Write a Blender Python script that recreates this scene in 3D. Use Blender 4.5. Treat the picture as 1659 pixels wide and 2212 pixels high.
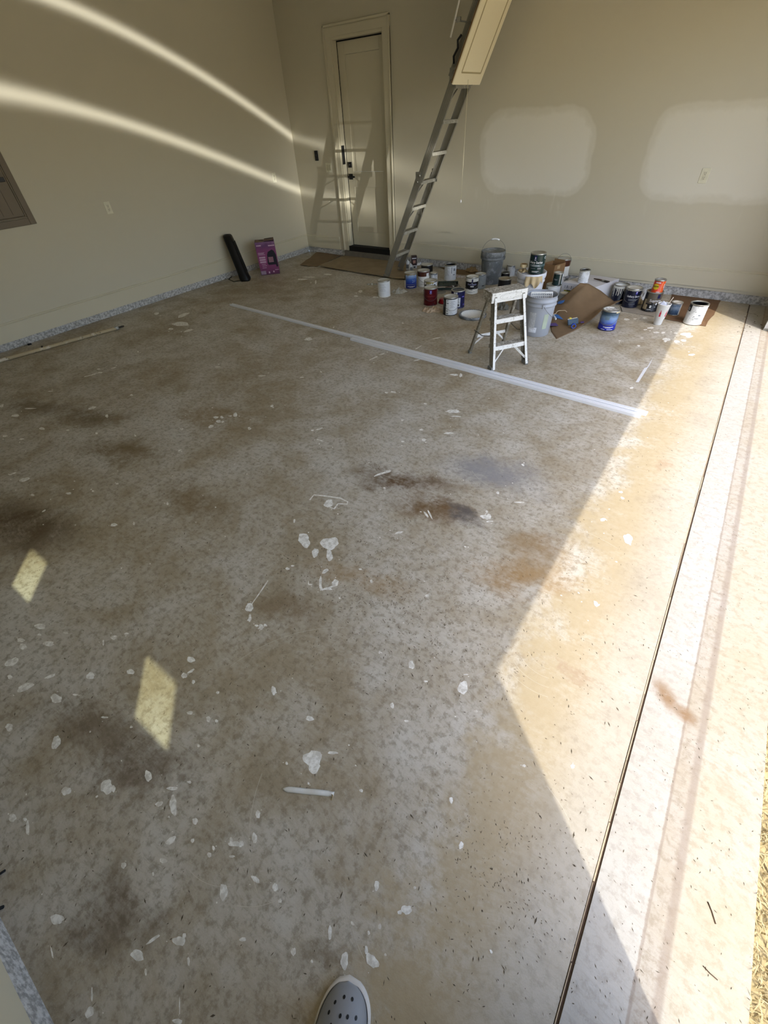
import bpy, bmesh, math, random
from mathutils import Vector, Matrix
random.seed(7)
for o in list(bpy.data.objects): bpy.data.objects.remove(o, do_unlink=True)
SC = bpy.context.scene
COL = SC.collection

# ------------------------------------------------------------------ camera
FPX, CX, CY, HC = 909.56, 829.5, 1106.0, 1.70
def _rot(r):
    th = Vector(r).length
    return Matrix.Rotation(th, 3, Vector(r).normalized())
RM = _rot((2.24857059, 0.690968860, -0.366285377))     # world -> camera (x right, y down, z forward)
cam_d = bpy.data.cameras.new('camera'); cam = bpy.data.objects.new('camera', cam_d); COL.objects.link(cam)
cam_d.sensor_fit = 'VERTICAL'; cam_d.sensor_height = 24.0; cam_d.sensor_width = 18.0
cam_d.lens = FPX / 2212.0 * 24.0; cam_d.clip_start = 0.02; cam_d.clip_end = 300
m3 = Matrix((RM[0], -RM[1], -RM[2])).transposed()
cam.matrix_world = Matrix.Translation((0, 0, HC)) @ m3.to_4x4()
SC.camera = cam

# ------------------------------------------------------------------ sky, sun, exposure
SUN_AZ = Vector((0.755, -0.656)); SUN_TAN = 2.085
SUN_DIR = Vector((SUN_AZ.x, SUN_AZ.y, SUN_TAN)).normalized()      # towards the sun
world = bpy.data.worlds.new('sky'); SC.world = world; world.use_nodes = True
wn = world.node_tree.nodes; wl = world.node_tree.links; wn.clear()
wo = wn.new('ShaderNodeOutputWorld'); wb = wn.new('ShaderNodeBackground'); ws = wn.new('ShaderNodeTexSky')
ws.sky_type = 'NISHITA'; ws.sun_disc = False; ws.sun_elevation = math.atan(SUN_TAN)
ws.sun_rotation = math.atan2(SUN_AZ.x, SUN_AZ.y); ws.air_density = 1.0; ws.dust_density = 2.5; ws.ozone_density = 0.6
wl.new(ws.outputs[0], wb.inputs[0]); wl.new(wb.outputs[0], wo.inputs[0]); wb.inputs[1].default_value = 0.51
sun_d = bpy.data.lights.new('sun', 'SUN'); sun = bpy.data.objects.new('sun', sun_d); COL.objects.link(sun)
sun.rotation_euler = SUN_DIR.to_track_quat('Z', 'Y').to_euler(); sun.location = (20, -18, 50)
sun_d.energy = 2.45; sun_d.color = (1.0, 0.95, 0.87); sun_d.angle = math.radians(0.6)
SC.view_settings.view_transform = 'Standard'; SC.view_settings.look = 'None'
SC.view_settings.exposure = 0.34; SC.view_settings.gamma = 1.0; SC.view_settings.use_curve_mapping = False

# sunlight thrown back into the garage by curved glass parked outside the open door (two bright caustic bands + a dim veil)
def glint_lamp():
    ld = bpy.data.lights.new('sun_glint', 'POINT'); lo = bpy.data.objects.new('sun_glint', ld); COL.objects.link(lo)
    SX, SY, SZ = 15.0, -1.0, 1.28
    lo.location = (SX, SY, SZ); ld.shadow_soft_size = 0.03; ld.energy = GLINT; ld.use_nodes = True
    t = ld.node_tree; n = t.nodes; l = t.links; n.clear()
    out = n.new('ShaderNodeOutputLight'); em = n.new('ShaderNodeEmission'); l.new(em.outputs[0], out.inputs[0])
    em.inputs[0].default_value = (1.0, 0.98, 0.92, 1)
    geo = n.new('ShaderNodeNewGeometry'); sep = n.new('ShaderNodeSeparateXYZ'); l.new(geo.outputs['Normal'], sep.inputs[0])
    def M(op, a, b=None, c=None):
        k = n.new('ShaderNodeMath'); k.operation = op
        for i, v in enumerate((a, b, c)):
            if v is None: continue
            if isinstance(v, (int, float)): k.inputs[i].default_value = v
            else: l.new(v, k.inputs[i])
        return k.outputs[0]
    dx, dy, dz = sep.outputs[0], sep.outputs[1], sep.outputs[2]
    t_ = M('DIVIDE', -21.23, M('MINIMUM', dx, -0.05))
    Y = M('ADD', M('MULTIPLY', dy, t_), SY); Z = M('ADD', M('MULTIPLY', dz, t_), SZ)
    y5 = M('SUBTRACT', Y, 5.0)
    def poly(c):
        r = c[-1]
        for k in reversed(c[:-1]): r = M('ADD', M('MULTIPLY', r, y5), k)
        return r
    def gauss(v, s): 
        q = M('DIVIDE', v, s); return M('POWER', 2.718, M('MULTIPLY', M('MULTIPLY', q, q), -1.0))
    up = poly(UPC); lo_ = poly(LOC)
    wU = M('ADD', 0.046, M('MULTIPLY', M('MAXIMUM', M('SUBTRACT', Y, 6.4), 0.0), 0.16))
    wL = M('ADD', 0.052, M('ADD', M('MULTIPLY', M('MAXIMUM', M('SUBTRACT', Y, 6.4), 0.0), 0.16), M('MULTIPLY', M('MAXIMUM', M('SUBTRACT', 3.4, Y), 0.0), 0.02)))
    fade = gauss(M('MAXIMUM', M('SUBTRACT', Y, 6.4), 0.0), 0.75)
    b1 = M('MULTIPLY', gauss(M('SUBTRACT', Z, up), wU), fade)
    b2 = M('MULTIPLY', gauss(M('SUBTRACT', Z, lo_), wL), fade)
    veil = M('MULTIPLY', gauss(M('SUBTRACT', Z, 0.85), 0.75), gauss(M('SUBTRACT', Y, 6.85), 0.8))
    s = M('ADD', M('ADD', b1, M('MULTIPLY', b2, 0.9)), M('MULTIPLY', veil, 0.32))
    s = M('MULTIPLY', s, M('LESS_THAN', dx, -0.05))
    l.new(s, em.inputs[1])
GLINT = 15500.0
UPC = [2.143, -0.415, -0.045, 0.006]
LOC = [1.345, -0.360, -0.012, 0.007]
glint_lamp()

# ------------------------------------------------------------------ pixel -> place helpers (1659 x 2212 frame)
def ray(x, y):
    return RM.transposed() @ Vector((x - CX, y - CY, FPX))
def G(x, y, z=0.0):
    d = ray(x, y); return Vector((0, 0, HC)) + d * ((z - HC) / d.z)
def onX(x, y, X):
    d = ray(x, y); return Vector((0, 0, HC)) + d * (X / d.x)
def onY(x, y, Y):
    d = ray(x, y); return Vector((0, 0, HC)) + d * (Y / d.y)

# ------------------------------------------------------------------ materials
def lin(c):
    return tuple(((v / 255.0) / 12.92 if v / 255.0 <= 0.04045 else ((v / 255.0 + 0.055) / 1.055) ** 2.4) for v in c)
class NT:
    def __init__(s, name, rough=0.6, metal=0.0, spec=0.4):
        s.m = bpy.data.materials.new(name); s.m.use_nodes = True
        s.t = s.m.node_tree; s.n = s.t.nodes; s.l = s.t.links
        s.b = s.n['Principled BSDF']; s.out = s.n['Material Output']
        s.b.inputs['Roughness'].default_value = rough; s.b.inputs['Metallic'].default_value = metal
        s.b.inputs['Specular IOR Level'].default_value = spec
        s._p = None
    def put(s, sock, v):
        if isinstance(v, (int, float)): sock.default_value = v
        elif isinstance(v, (tuple, list)):
            v = tuple(v)
            if len(sock.default_value) == 4 and len(v) == 3: v = v + (1,)
            sock.default_value = v
        else: s.l.new(v, sock)
    def pos(s):
        if s._p is None: s._p = s.n.new('ShaderNodeNewGeometry').outputs['Position']
        return s._p
    def obj(s):
        return s.n.new('ShaderNodeTexCoord').outputs['Object']
    def map(s, v, loc=(0,0,0), rot=(0,0,0), scale=(1,1,1)):
        k = s.n.new('ShaderNodeMapping'); s.put(k.inputs[0], v); k.inputs[1].default_value = loc; k.inputs[2].default_value = rot; k.inputs[3].default_value = scale
        return k.outputs[0]
    def noise(s, v, scale, detail=3, rough=0.55, dist=0.0, color=False):
        k = s.n.new('ShaderNodeTexNoise'); s.put(k.inputs['Vector'], v); k.inputs['Scale'].default_value = scale
        k.inputs['Detail'].default_value = detail; k.inputs['Roughness'].default_value = rough; k.inputs['Distortion'].default_value = dist
        return k.outputs['Color' if color else 'Fac']
    def vor(s, v, scale, out='Distance', rand=1.0):
        k = s.n.new('ShaderNodeTexVoronoi'); s.put(k.inputs['Vector'], v); k.inputs['Scale'].default_value = scale; k.inputs['Randomness'].default_value = rand
        return k.outputs[out]
    def math(s, op, a, b=None, clamp=False):
        k = s.n.new('ShaderNodeMath'); k.operation = op; k.use_clamp = clamp
        s.put(k.inputs[0], a)
        if b is not None: s.put(k.inputs[1], b)
        return k.outputs[0]
    def vmath(s, op, a, b):
        k = s.n.new('ShaderNodeVectorMath'); k.operation = op; s.put(k.inputs[0], a); s.put(k.inputs[1], b); return k.outputs[0]
    def step(s, v, a, b, x=0.0, y=1.0):
        k = s.n.new('ShaderNodeMapRange'); k.interpolation_type = 'SMOOTHSTEP'; s.put(k.inputs[0], v)
        for i, q in ((1, a), (2, b), (3, x), (4, y)): s.put(k.inputs[i], q)
        return k.outputs[0]
    def mix(s, f, a, b, mode='MIX'):
        k = s.n.new('ShaderNodeMix'); k.data_type = 'RGBA'; k.blend_type = mode; k.clamp_factor = True
        s.put(k.inputs[0], f); s.put(k.inputs[6], a); s.put(k.inputs[7], b); return k.outputs[2]
    def xyz(s, v):
        k = s.n.new('ShaderNodeSeparateXYZ'); s.put(k.inputs[0], v); return k.outputs
    def comb(s, x, y, z):
        k = s.n.new('ShaderNodeCombineXYZ'); s.put(k.inputs[0], x); s.put(k.inputs[1], y); s.put(k.inputs[2], z); return k.outputs[0]
    def bump(s, h, strength=0.3, dist=0.01):
        k = s.n.new('ShaderNodeBump'); k.inputs['Strength'].default_value = strength; k.inputs['Distance'].default_value = dist
        s.put(k.inputs['Height'], h); s.l.new(k.outputs[0], s.b.inputs['Normal'])
    def col(s, c): s.put(s.b.inputs['Base Color'], c)
    def rough(s, v): s.put(s.b.inputs['Roughness'], v)

_simple = {}
def mat(name, rgb, rough=0.55, metal=0.0, spec=0.4, var=0.10, scale=30.0, bump=0.0):
    """plain procedural material: sRGB colour with a little noise"""
    if name in _simple: return _simple[name]
    k = NT(name, rough, metal, spec); c = lin(rgb)
    nz = k.noise(k.obj(), scale, 4, 0.6)
    dk = tuple(v * (1 - var * 1.6) for v in c); lt = tuple(min(1, v * (1 + var)) for v in c)
    k.col(k.mix(nz, dk, lt))
    if bump: k.bump(nz, bump, 0.004)
    _simple[name] = k.m; return k.m

def wall_mat(name, patches=()):
    k = NT(name, 0.62, 0, 0.35); p = k.pos()
    base = lin((203, 197, 178))
    n1 = k.noise(p, 0.9, 3, 0.5); n2 = k.noise(p, 7.0, 4, 0.6)
    c = k.mix(k.math('MULTIPLY', n1, 0.5), base, lin((198, 190, 166)))
    c = k.mix(k.math('MULTIPLY', n2, 0.16), c, lin((216, 210, 190)))
    bumpn = k.noise(p, 260.0, 2, 0.5)
    for (ax, x0, x1, z0, z1, rad, tilt, colr, amt) in patches:
        q = k.xyz(p); X = q[0] if ax == 'x' else q[1]; Z = q[2]
        wob = k.math('SUBTRACT', k.noise(p, 3.0, 4, 0.6), 0.5)
        X2 = k.math('ADD', k.math('SUBTRACT', X, (x0 + x1) / 2), k.math('MULTIPLY', k.math('SUBTRACT', Z, (z0 + z1) / 2), tilt))
        Z2 = k.math('SUBTRACT', Z, (z0 + z1) / 2)
        ux = k.math('MAXIMUM', k.math('SUBTRACT', k.math('ABSOLUTE', X2), (x1 - x0) / 2 - rad), 0.0)
        uz = k.math('MAXIMUM', k.math('SUBTRACT', k.math('ABSOLUTE', Z2), (z1 - z0) / 2 - rad), 0.0)
        d = k.math('SUBTRACT', k.math('SQRT', k.math('ADD', k.math('MULTIPLY', ux, ux), k.math('MULTIPLY', uz, uz))), rad)
        d = k.math('ADD', d, k.math('MULTIPLY', wob, 0.10))
        outer = k.step(d, 0.012, -0.02); inner = k.step(k.math('ADD', d, k.math('MULTIPLY', k.math('SUBTRACT', n2, 0.5), 0.12)), -0.03, -0.09)
        a = k.math('ADD', k.math('MULTIPLY', outer, 0.40 * amt), k.math('MULTIPLY', inner, 0.38 * amt))
        # drips / thin smears just below
        sm = k.noise(k.map(p, scale=(9, 9, 2.2)), 1.0, 3, 0.6)
        below = k.math('MULTIPLY', k.step(d, 0.30, 0.0), k.step(Z2, -(z1 - z0) / 2 + 0.1, -(z1 - z0) / 2 - 0.02))
        a = k.math('ADD', a, k.math('MULTIPLY', k.math('MULTIPLY', below, k.step(sm, 0.56, 0.70)), 0.25 * amt), clamp=True)
        c = k.mix(a, c, colr)
    k.col(c); k.bump(bumpn, 0.12, 0.002)
    return k.m

def stain(k, c, x, y, rx, ry, ang, colr, amt, wob):
    """soft irregular stain of its own shape at a place on the floor"""
    v = k.map(k.pos(), loc=(0, 0, 0))
    s_ = k.xyz(k.vmath('ADD', k.pos(), k.vmath('MULTIPLY', wob, (0.5, 0.5, 0))))
    ca, sa = math.cos(ang), math.sin(ang)
    dx = k.math('SUBTRACT', s_[0], x); dy = k.math('SUBTRACT', s_[1], y)
    u = k.math('DIVIDE', k.math('ADD', k.math('MULTIPLY', dx, ca), k.math('MULTIPLY', dy, sa)), rx)
    w = k.math('DIVIDE', k.math('SUBTRACT', k.math('MULTIPLY', dy, ca), k.math('MULTIPLY', dx, sa)), ry)
    r = k.math('SQRT', k.math('ADD', k.math('MULTIPLY', u, u), k.math('MULTIPLY', w, w)))
    return k.mix(k.math('MULTIPLY', k.step(r, 1.15, 0.1), amt), c, colr)

def concrete_mat(name, apron=False):
    k = NT(name, 0.5, 0, 0.45); p = k.pos(); q = k.xyz(p)
    big = k.noise(p, 0.8, 8, 0.68, 0.25); mid = k.noise(p, 3.4, 9, 0.70, 0.3); fine = k.noise(p, 34.0, 6, 0.70); grain = k.noise(p, 210.0, 3, 0.6)
    wob = k.vmath('SUBTRACT', k.noise(p, 3.6, 8, 0.72, 0.2, color=True), (0.5, 0.5, 0.5))
    sv = k.vmath('ADD', p, k.vmath('MULTIPLY', k.noise(p, 1.1, 2, 0.5, 0, color=True), (0.5, 0.5, 0)))
    streak = k.noise(k.map(sv, rot=(0, 0, 0.75), scale=(5.0, 34.0, 1)), 2.2, 6, 0.7, 0.3)
    streak2 = k.noise(k.map(sv, loc=(3, 5, 0), rot=(0, 0, -0.35), scale=(6.0, 30.0, 1)), 2.4, 6, 0.7, 0.3)
    sel = k.step(k.noise(p, 1.3, 3, 0.5), 0.44, 0.56); streak = k.math('ADD', k.math('MULTIPLY', streak, sel), k.math('MULTIPLY', streak2, k.math('SUBTRACT', 1.0, sel)))
    A, B = lin((196, 191, 179)), lin((160, 147, 123))
    if apron: A, B = lin((170, 166, 156)), lin((160, 151, 132))
    m = k.math('ADD', k.math('MULTIPLY', big, 0.55), k.math('MULTIPLY', mid, 0.45))
    c = k.mix(k.step(m, 0.39, 0.60), A, B)
    c = k.mix(k.math('MULTIPLY', k.step(m, 0.54, 0.72), 0.45), c, lin((124, 106, 78)))
    c = k.mix(k.math('MULTIPLY', k.step(streak, 0.48, 0.70), 0.36), c, lin((126, 112, 88)))
    c = k.mix(k.math('MULTIPLY', k.step(streak, 0.46, 0.30), 0.22), c, lin((198, 194, 184)))
    c = k.mix(k.math('MULTIPLY', k.step(fine, 0.46, 0.64), 0.55), c, lin((120, 107, 84)))
    c = k.mix(k.math('MULTIPLY', k.step(grain, 0.42, 0.28), 0.25), c, lin((212, 208, 198)))
    brk = k.step(k.math('ADD', k.math('MULTIPLY', mid, 0.5), k.math('MULTIPLY', k.math('ADD', streak, fine), 0.25)), 0.36, 0.54, 0.45, 1.0)
    if not apron:
        # yellow weathering near the door opening, its colour also darkened to offset the sun; brown and grey blots further in
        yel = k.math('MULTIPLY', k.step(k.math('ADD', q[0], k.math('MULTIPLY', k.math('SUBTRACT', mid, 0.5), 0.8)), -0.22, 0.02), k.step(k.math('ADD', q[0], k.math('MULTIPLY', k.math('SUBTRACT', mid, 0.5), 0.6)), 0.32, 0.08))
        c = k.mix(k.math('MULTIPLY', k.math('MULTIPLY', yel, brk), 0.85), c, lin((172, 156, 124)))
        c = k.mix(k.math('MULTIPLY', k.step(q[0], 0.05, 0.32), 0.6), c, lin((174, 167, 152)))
        for (px, py, rx, ry, an, col_, am) in STAINS:
            P = G(px, py); c = stain(k, c, P.x, P.y, rx, ry, an, lin(col_), k.math('MULTIPLY', brk, am), wob)
    else:
        # dark band where the door seal sits
        bn = k.math('ADD', q[0], k.math('MULTIPLY', k.math('SUBTRACT', fine, 0.5), 0.01))
        band = k.math('MULTIPLY', k.step(bn, 0.488, 0.496), k.step(bn, 0.566, 0.552))
        line = k.math('MULTIPLY', k.step(bn, 0.488, 0.491), k.step(bn, 0.499, 0.495))
        edge = k.math('MULTIPLY', k.step(bn, 0.532, 0.545), k.step(bn, 0.566, 0.556))
        c = k.mix(k.math('MULTIPLY', k.step(q[0], 0.495, 0.485), 0.40), c, lin((178, 177, 173)))
        c = k.mix(k.math('MULTIPLY', k.step(k.math('ADD', q[0], k.math('MULTIPLY', k.math('SUBTRACT', mid, 0.5), 0.10)), 0.53, 0.58), 0.45), c, lin((168, 158, 132)))
        c = k.mix(k.math('MULTIPLY', band, 0.30), c, lin((152, 138, 120)))
        c = k.mix(k.math('MULTIPLY', k.math('ADD', line, edge, clamp=True), 0.5), c, lin((126, 110, 96)))
        for (px, py, rx, ry, an, col_, am) in STAINS_A:
            P = G(px, py); c = stain(k, c, P.x, P.y, rx, ry, an, lin(col_), k.math('MULTIPLY', brk, am), k.vmath('MULTIPLY', wob, (0.18, 0.18, 0)))
    k.col(c)
    k.rough(k.step(k.math('ADD', k.math('MULTIPLY', mid, 0.6), k.math('MULTIPLY', fine, 0.4)), 0.3, 0.7, 0.42, 0.66))
    k.bump(k.math('ADD', k.math('MULTIPLY', fine, 0.6), k.math('MULTIPLY', grain, 0.5)), 0.28, 0.004)
    return k.m

# ------------------------------------------------------------------ mesh helpers
class MB:
    def __init__(s): s.v = []; s.f = []; s.smooth = set()
    def add(s, vs, fs, smooth=False):
        o = len(s.v); s.v += [tuple(x) for x in vs]
        for f in fs:
            if smooth: s.smooth.add(len(s.f))
            s.f.append(tuple(i + o for i in f))
        return s
    def box(s, c, d, R=None, taper=None):
        x, y, z = d[0] / 2, d[1] / 2, d[2] / 2
        P = [Vector((a * x, b * y, e * z)) for e in (-1, 1) for b in (-1, 1) for a in (-1, 1)]
        if taper: P = [Vector((p.x * (taper if p.z > 0 else 1), p.y * (taper if p.z > 0 else 1), p.z)) for p in P]
        if R is not None: P = [R @ p for p in P]
        c = Vector(c); P = [p + c for p in P]
        return s.add(P, [(0, 2, 3, 1), (4, 5, 7, 6), (0, 1, 5, 4), (2, 6, 7, 3), (0, 4, 6, 2), (1, 3, 7, 5)])
    def bar(s, a, b, w, h, up=(0, 0, 1)):
        """box beam from a to b, w across, h along up"""
        a, b = Vector(a), Vector(b); d = b - a; L = d.length; X = d.normalized()
        Z = Vector(up); Z = (Z - Z.dot(X) * X).normalized(); Y = Z.cross(X)
        R = Matrix((X, Y, Z)).transposed()
        return s.box((a + b) / 2, (L, w, h), R)
    def lathe(s, prof, n=28, c=(0, 0, 0), smooth=True, close=False):
        c = Vector(c); vs = []; fs = []; idx = []
        for (r, z) in prof:
            if r < 1e-6: idx.append([len(vs)]); vs.append(c + Vector((0, 0, z)))
            else:
                idx.append(list(range(len(vs), len(vs) + n)))
                vs += [c + Vector((r * math.cos(2 * math.pi * i / n), r * math.sin(2 * math.pi * i / n), z)) for i in range(n)]
        for a, b in zip(idx[:-1], idx[1:]):
            for i in range(n):
                j = (i + 1) % n
                if len(a) == 1 and len(b) == 1: continue
                if len(a) == 1: fs.append((a[0], b[j], b[i]))
                elif len(b) == 1: fs.append((a[i], a[j], b[0]))
                else: fs.append((a[i], a[j], b[j], b[i]))
        return s.add(vs, fs, smooth)
    def tube(s, pts, r, n=8, cap=True, radii=None):
        pts = [Vector(p) for p in pts]; vs = []; fs = []; up = Vector((0.13, 0.31, 0.94)).normalized(); prev = None
        for i, p in enumerate(pts):
            t = (pts[min(i + 1, len(pts) - 1)] - pts[max(i - 1, 0)]).normalized()
            if prev is None:
                u = up if abs(t.dot(up)) < 0.9 else Vector((1, 0, 0)); x = t.cross(u).normalized()
            else: x = (prev - prev.dot(t) * t).normalized()
            prev = x; y = t.cross(x); rr = radii[i] if radii else r
            vs += [p + (x * math.cos(2 * math.pi * k / n) + y * math.sin(2 * math.pi * k / n)) * rr for k in range(n)]
        for i in range(len(pts) - 1):
            for k in range(n):
                j = (k + 1) % n; fs.append((i * n + k, i * n + j, (i + 1) * n + j, (i + 1) * n + k))
        if cap: fs += [tuple(range(n - 1, -1, -1)), tuple(range((len(pts) - 1) * n, len(pts) * n))]
        return s.add(vs, fs, True)
    def arc(s, r, z0, z1, a0, a1, n=14):
        """curved label on a cylinder; angle 0 faces +X, positive turns to the viewer's right; degrees"""
        vs = []; fs = []
        for i in range(n + 1):
            a = math.radians(a0 + (a1 - a0) * i / n)
            vs += [(r * math.cos(a), r * math.sin(a), z0), (r * math.cos(a), r * math.sin(a), z1)]
        for i in range(n): fs.append((2 * i, 2 * i + 2, 2 * i + 3, 2 * i + 1))
        return s.add(vs, fs, True)
    def prism(s, pts, z0, z1):
        n = len(pts); vs = [(p[0], p[1], z0) for p in pts] + [(p[0], p[1], z1) for p in pts]
        ar = sum(pts[i][0] * pts[(i + 1) % n][1] - pts[(i + 1) % n][0] * pts[i][1] for i in range(n))
        lo, hi = tuple(range(n)), tuple(range(n, 2 * n))
        if ar > 0: fs = [lo[::-1], hi] + [(i, (i + 1) % n, n + (i + 1) % n, n + i) for i in range(n)]
        else: fs = [lo, hi[::-1]] + [((i + 1) % n, i, n + i, n + (i + 1) % n) for i in range(n)]
        return s.add(vs, fs)
    def grid(s, fn, nu, nv, smooth=True, thick=0.0):
        P = [[Vector(fn(i / nu, j / nv)) for j in range(nv + 1)] for i in range(nu + 1)]
        vs = [p for row in P for p in row]; w = nv + 1
        fs = [(i * w + j, (i + 1) * w + j, (i + 1) * w + j + 1, i * w + j + 1) for i in range(nu) for j in range(nv)]
        return s.add(vs, fs, smooth)
    def build(s, name, material, parent=None, bevel=0.0, solid=0.0, loc=None, sub=0):
        me = bpy.data.meshes.new(name); me.from_pydata(s.v, [], s.f); me.update()
        for i in s.smooth: me.polygons[i].use_smooth = True
        me.materials.append(material)
        o = bpy.data.objects.new(name, me); COL.objects.link(o)
        if parent is not None: o.parent = parent
        if loc is not None: o.location = loc
        if solid:
            md = o.modifiers.new('thick', 'SOLIDIFY'); md.thickness = solid; md.offset = -1
        if sub:
            md = o.modifiers.new('sub', 'SUBSURF'); md.levels = sub; md.render_levels = sub
        if bevel:
            md = o.modifiers.new('bev', 'BEVEL'); md.width = bevel; md.segments = 2; md.limit_method = 'ANGLE'; md.angle_limit = math.radians(35)
        return o
def tag(o, label=None, cat=None, group=None, kind=None):
    if label: o['label'] = label
    if cat: o['category'] = cat
    if group: o['group'] = group
    if kind: o['kind'] = kind
    return o
def thing(name, label, cat, loc=(0, 0, 0), rz=0.0, group=None, rot=None):
    o = bpy.data.objects.new(name, None); COL.objects.link(o); o.location = loc
    o.rotation_euler = rot if rot is not None else (0, 0, rz); o.empty_display_size = 0.05
    return tag(o, label, cat, group)
def boxo(name, material, parent, lo, hi, bevel=0.0):
    lo, hi = Vector(lo), Vector(hi)
    return MB().box((lo + hi) / 2, hi - lo).build(name, material, parent, bevel)
def face_cam(p):
    """yaw that turns local +X towards the camera"""
    return math.atan2(-p[1], -p[0])
def text_mesh(body, size, bold=0.0):
    cu = bpy.data.curves.new('lettering', 'FONT'); cu.body = body; cu.size = size; cu.align_x = 'CENTER'; cu.align_y = 'CENTER'; cu.offset = bold; cu.resolution_u = 2
    ob = bpy.data.objects.new('lettering', cu); COL.objects.link(ob)
    dg = bpy.context.evaluated_depsgraph_get(); me = bpy.data.meshes.new_from_object(ob.evaluated_get(dg))
    vs = [v.co.copy() for v in me.vertices]; fs = [tuple(p.vertices) for p in me.polygons]
    bpy.data.objects.remove(ob, do_unlink=True); bpy.data.curves.remove(cu); bpy.data.meshes.remove(me)
    return vs, fs
def wrap_text(mb, body, size, r, z, a=0.0, bold=0.0, sx=1.0):
    vs, fs = text_mesh(body, size, bold)
    mb.add([(r * math.cos(math.radians(a) + v.x * sx / r), r * math.sin(math.radians(a) + v.x * sx / r), z + v.y) for v in vs], fs)

# ================================================================== THE SETTING
XL, YB, YN, XW, XO, ZC = -6.23, 6.29, -0.66, 0.57, 0.72, 3.05     # left wall, back wall, near wall, opening wall in/out, ceiling
JA, JB, HEAD = 0.123, 5.467, 2.44                                  # door opening: near jamb, far jamb, header
STAINS = [(870, 1040, .40, .14, .3, (92, 68, 40), 1.00), (930, 1100, .34, .12, .2, (104, 78, 46), 0.94), (1060, 1020, .42, .24, .1, (140, 138, 138), 1.00),
          (1000, 1120, .16, .07, -.3, (84, 80, 80), 0.81), (200, 905, .45, .16, .4, (98, 80, 44), 0.74), (260, 975, .5, .16, .3, (110, 90, 54), 0.81),
          (40, 1130, .6, .26, .2, (84, 66, 42), 0.94), (450, 900, .5, .2, .3, (130, 108, 70), 0.68), (1120, 1240, .3, .16, .5, (150, 118, 70), 0.81),
          (420, 1080, .4, .14, .1, (116, 96, 64), 0.68), (620, 1310, .25, .1, .4, (122, 104, 78), 0.68), (300, 1650, .25, .14, .4, (96, 80, 62), 0.74),
          (200, 1560, .3, .12, .3, (100, 84, 64), 0.68), (250, 1960, .2, .1, .2, (92, 76, 58), 0.68), (700, 2050, .10, .05, .6, (112, 98, 76), 0.68),
          (780, 1250, .3, .1, .2, (150, 122, 80), 0.54), (80, 880, .5, .16, .2, (96, 78, 50), 0.68), (1230, 1470, .07, .035, -.7, (160, 138, 112), 0.7),
          (1440, 1010, .05, .05, 0, (162, 134, 106), 0.5), (1160, 1180, .25, .12, .3, (140, 112, 70), 0.68)]
STAINS_A = [(1440, 1502, .10, .045, -.75, (132, 106, 76), 1.0), (1484, 1545, .05, .035, -.6, (130, 104, 74), 1.0), (1570, 1700, .07, .05, -.6, (160, 138, 112), .5),
            (1610, 1420, .08, .10, .2, (166, 146, 118), .4), (1560, 1980, .10, .10, 0, (168, 154, 126), .3)]
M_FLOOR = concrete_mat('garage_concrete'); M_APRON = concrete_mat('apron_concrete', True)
PV = lin((232, 228, 216))
M_WALL = wall_mat('wall_paint_left', [('y', 1.45, 1.80, 0.66, 0.86, .09, 0, lin((206, 198, 176)), .6)])
M_WALLB = wall_mat('wall_paint_back', [('x', -3.03, -1.66, 0.90, 1.70, .30, .10, PV, 1.0), ('x', -1.13, 0.56, 0.88, 1.66, .22, .05, PV, .85)])
M_WALLP = wall_mat('wall_paint_plain')
M_TRIM = mat('trim_paint', (206, 199, 176), .42, 0, .5, .03, 3)
def curb_mat():
    k = NT('curb_concrete', .85); p = k.pos(); a = k.noise(p, 45, 4, .7); b = k.noise(p, 4, 3, .6)
    c = k.mix(k.step(a, .38, .62), lin((142, 141, 141)), lin((214, 214, 214))); c = k.mix(k.math('MULTIPLY', b, .4), c, lin((172, 168, 158)))
    k.col(c); k.bump(a, .6, .006); return k.m
M_CURB = curb_mat()
def grass_mat():
    k = NT('dry_grass', .8); p = k.pos(); a = k.noise(p, 60, 3, .6); b = k.noise(p, 3, 3, .6)
    k.col(k.mix(a, k.mix(b, lin((160, 138, 92)), lin((132, 117, 74))), lin((208, 192, 148)))); return k.m
M_GRASS = grass_mat()

# floor: inner slab, apron and the joint between them
floor = thing('floor', 'worn concrete garage floor with paint spots', 'floor'); tag(floor, kind='structure'); del floor['category']
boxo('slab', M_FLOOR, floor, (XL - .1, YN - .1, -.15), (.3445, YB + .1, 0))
boxo('apron_slab', M_APRON, floor, (.3565, YN - 6, -.15), (.738, YB + 4, 0.0))
boxo('joint_bed', mat('joint_dirt', (92, 76, 64), .95, var=.3, scale=60, bump=.6), floor, (.3440, YN - 1, -.15), (.357, YB + .2, -.006))
jm = MB()                                                           # ragged filler standing on the left lip of the joint
random.seed(3)
def joint_fill():
    pts = []; y = YN
    while y < YB - .35:
        x = .3475 + random.uniform(-.0012, .0012); w = .0030 + random.uniform(-.0012, .0012); L = random.uniform(.06, .22)
        jm.box((x, y + L / 2, -.002), (w, L, .006 + random.uniform(-.001, .001))); y += L * 1.02
joint_fill()
tag(jm.build('joint_filler', mat('joint_filler', (196, 178, 148), .8, var=.25, scale=80), floor), kind='stuff')

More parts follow.
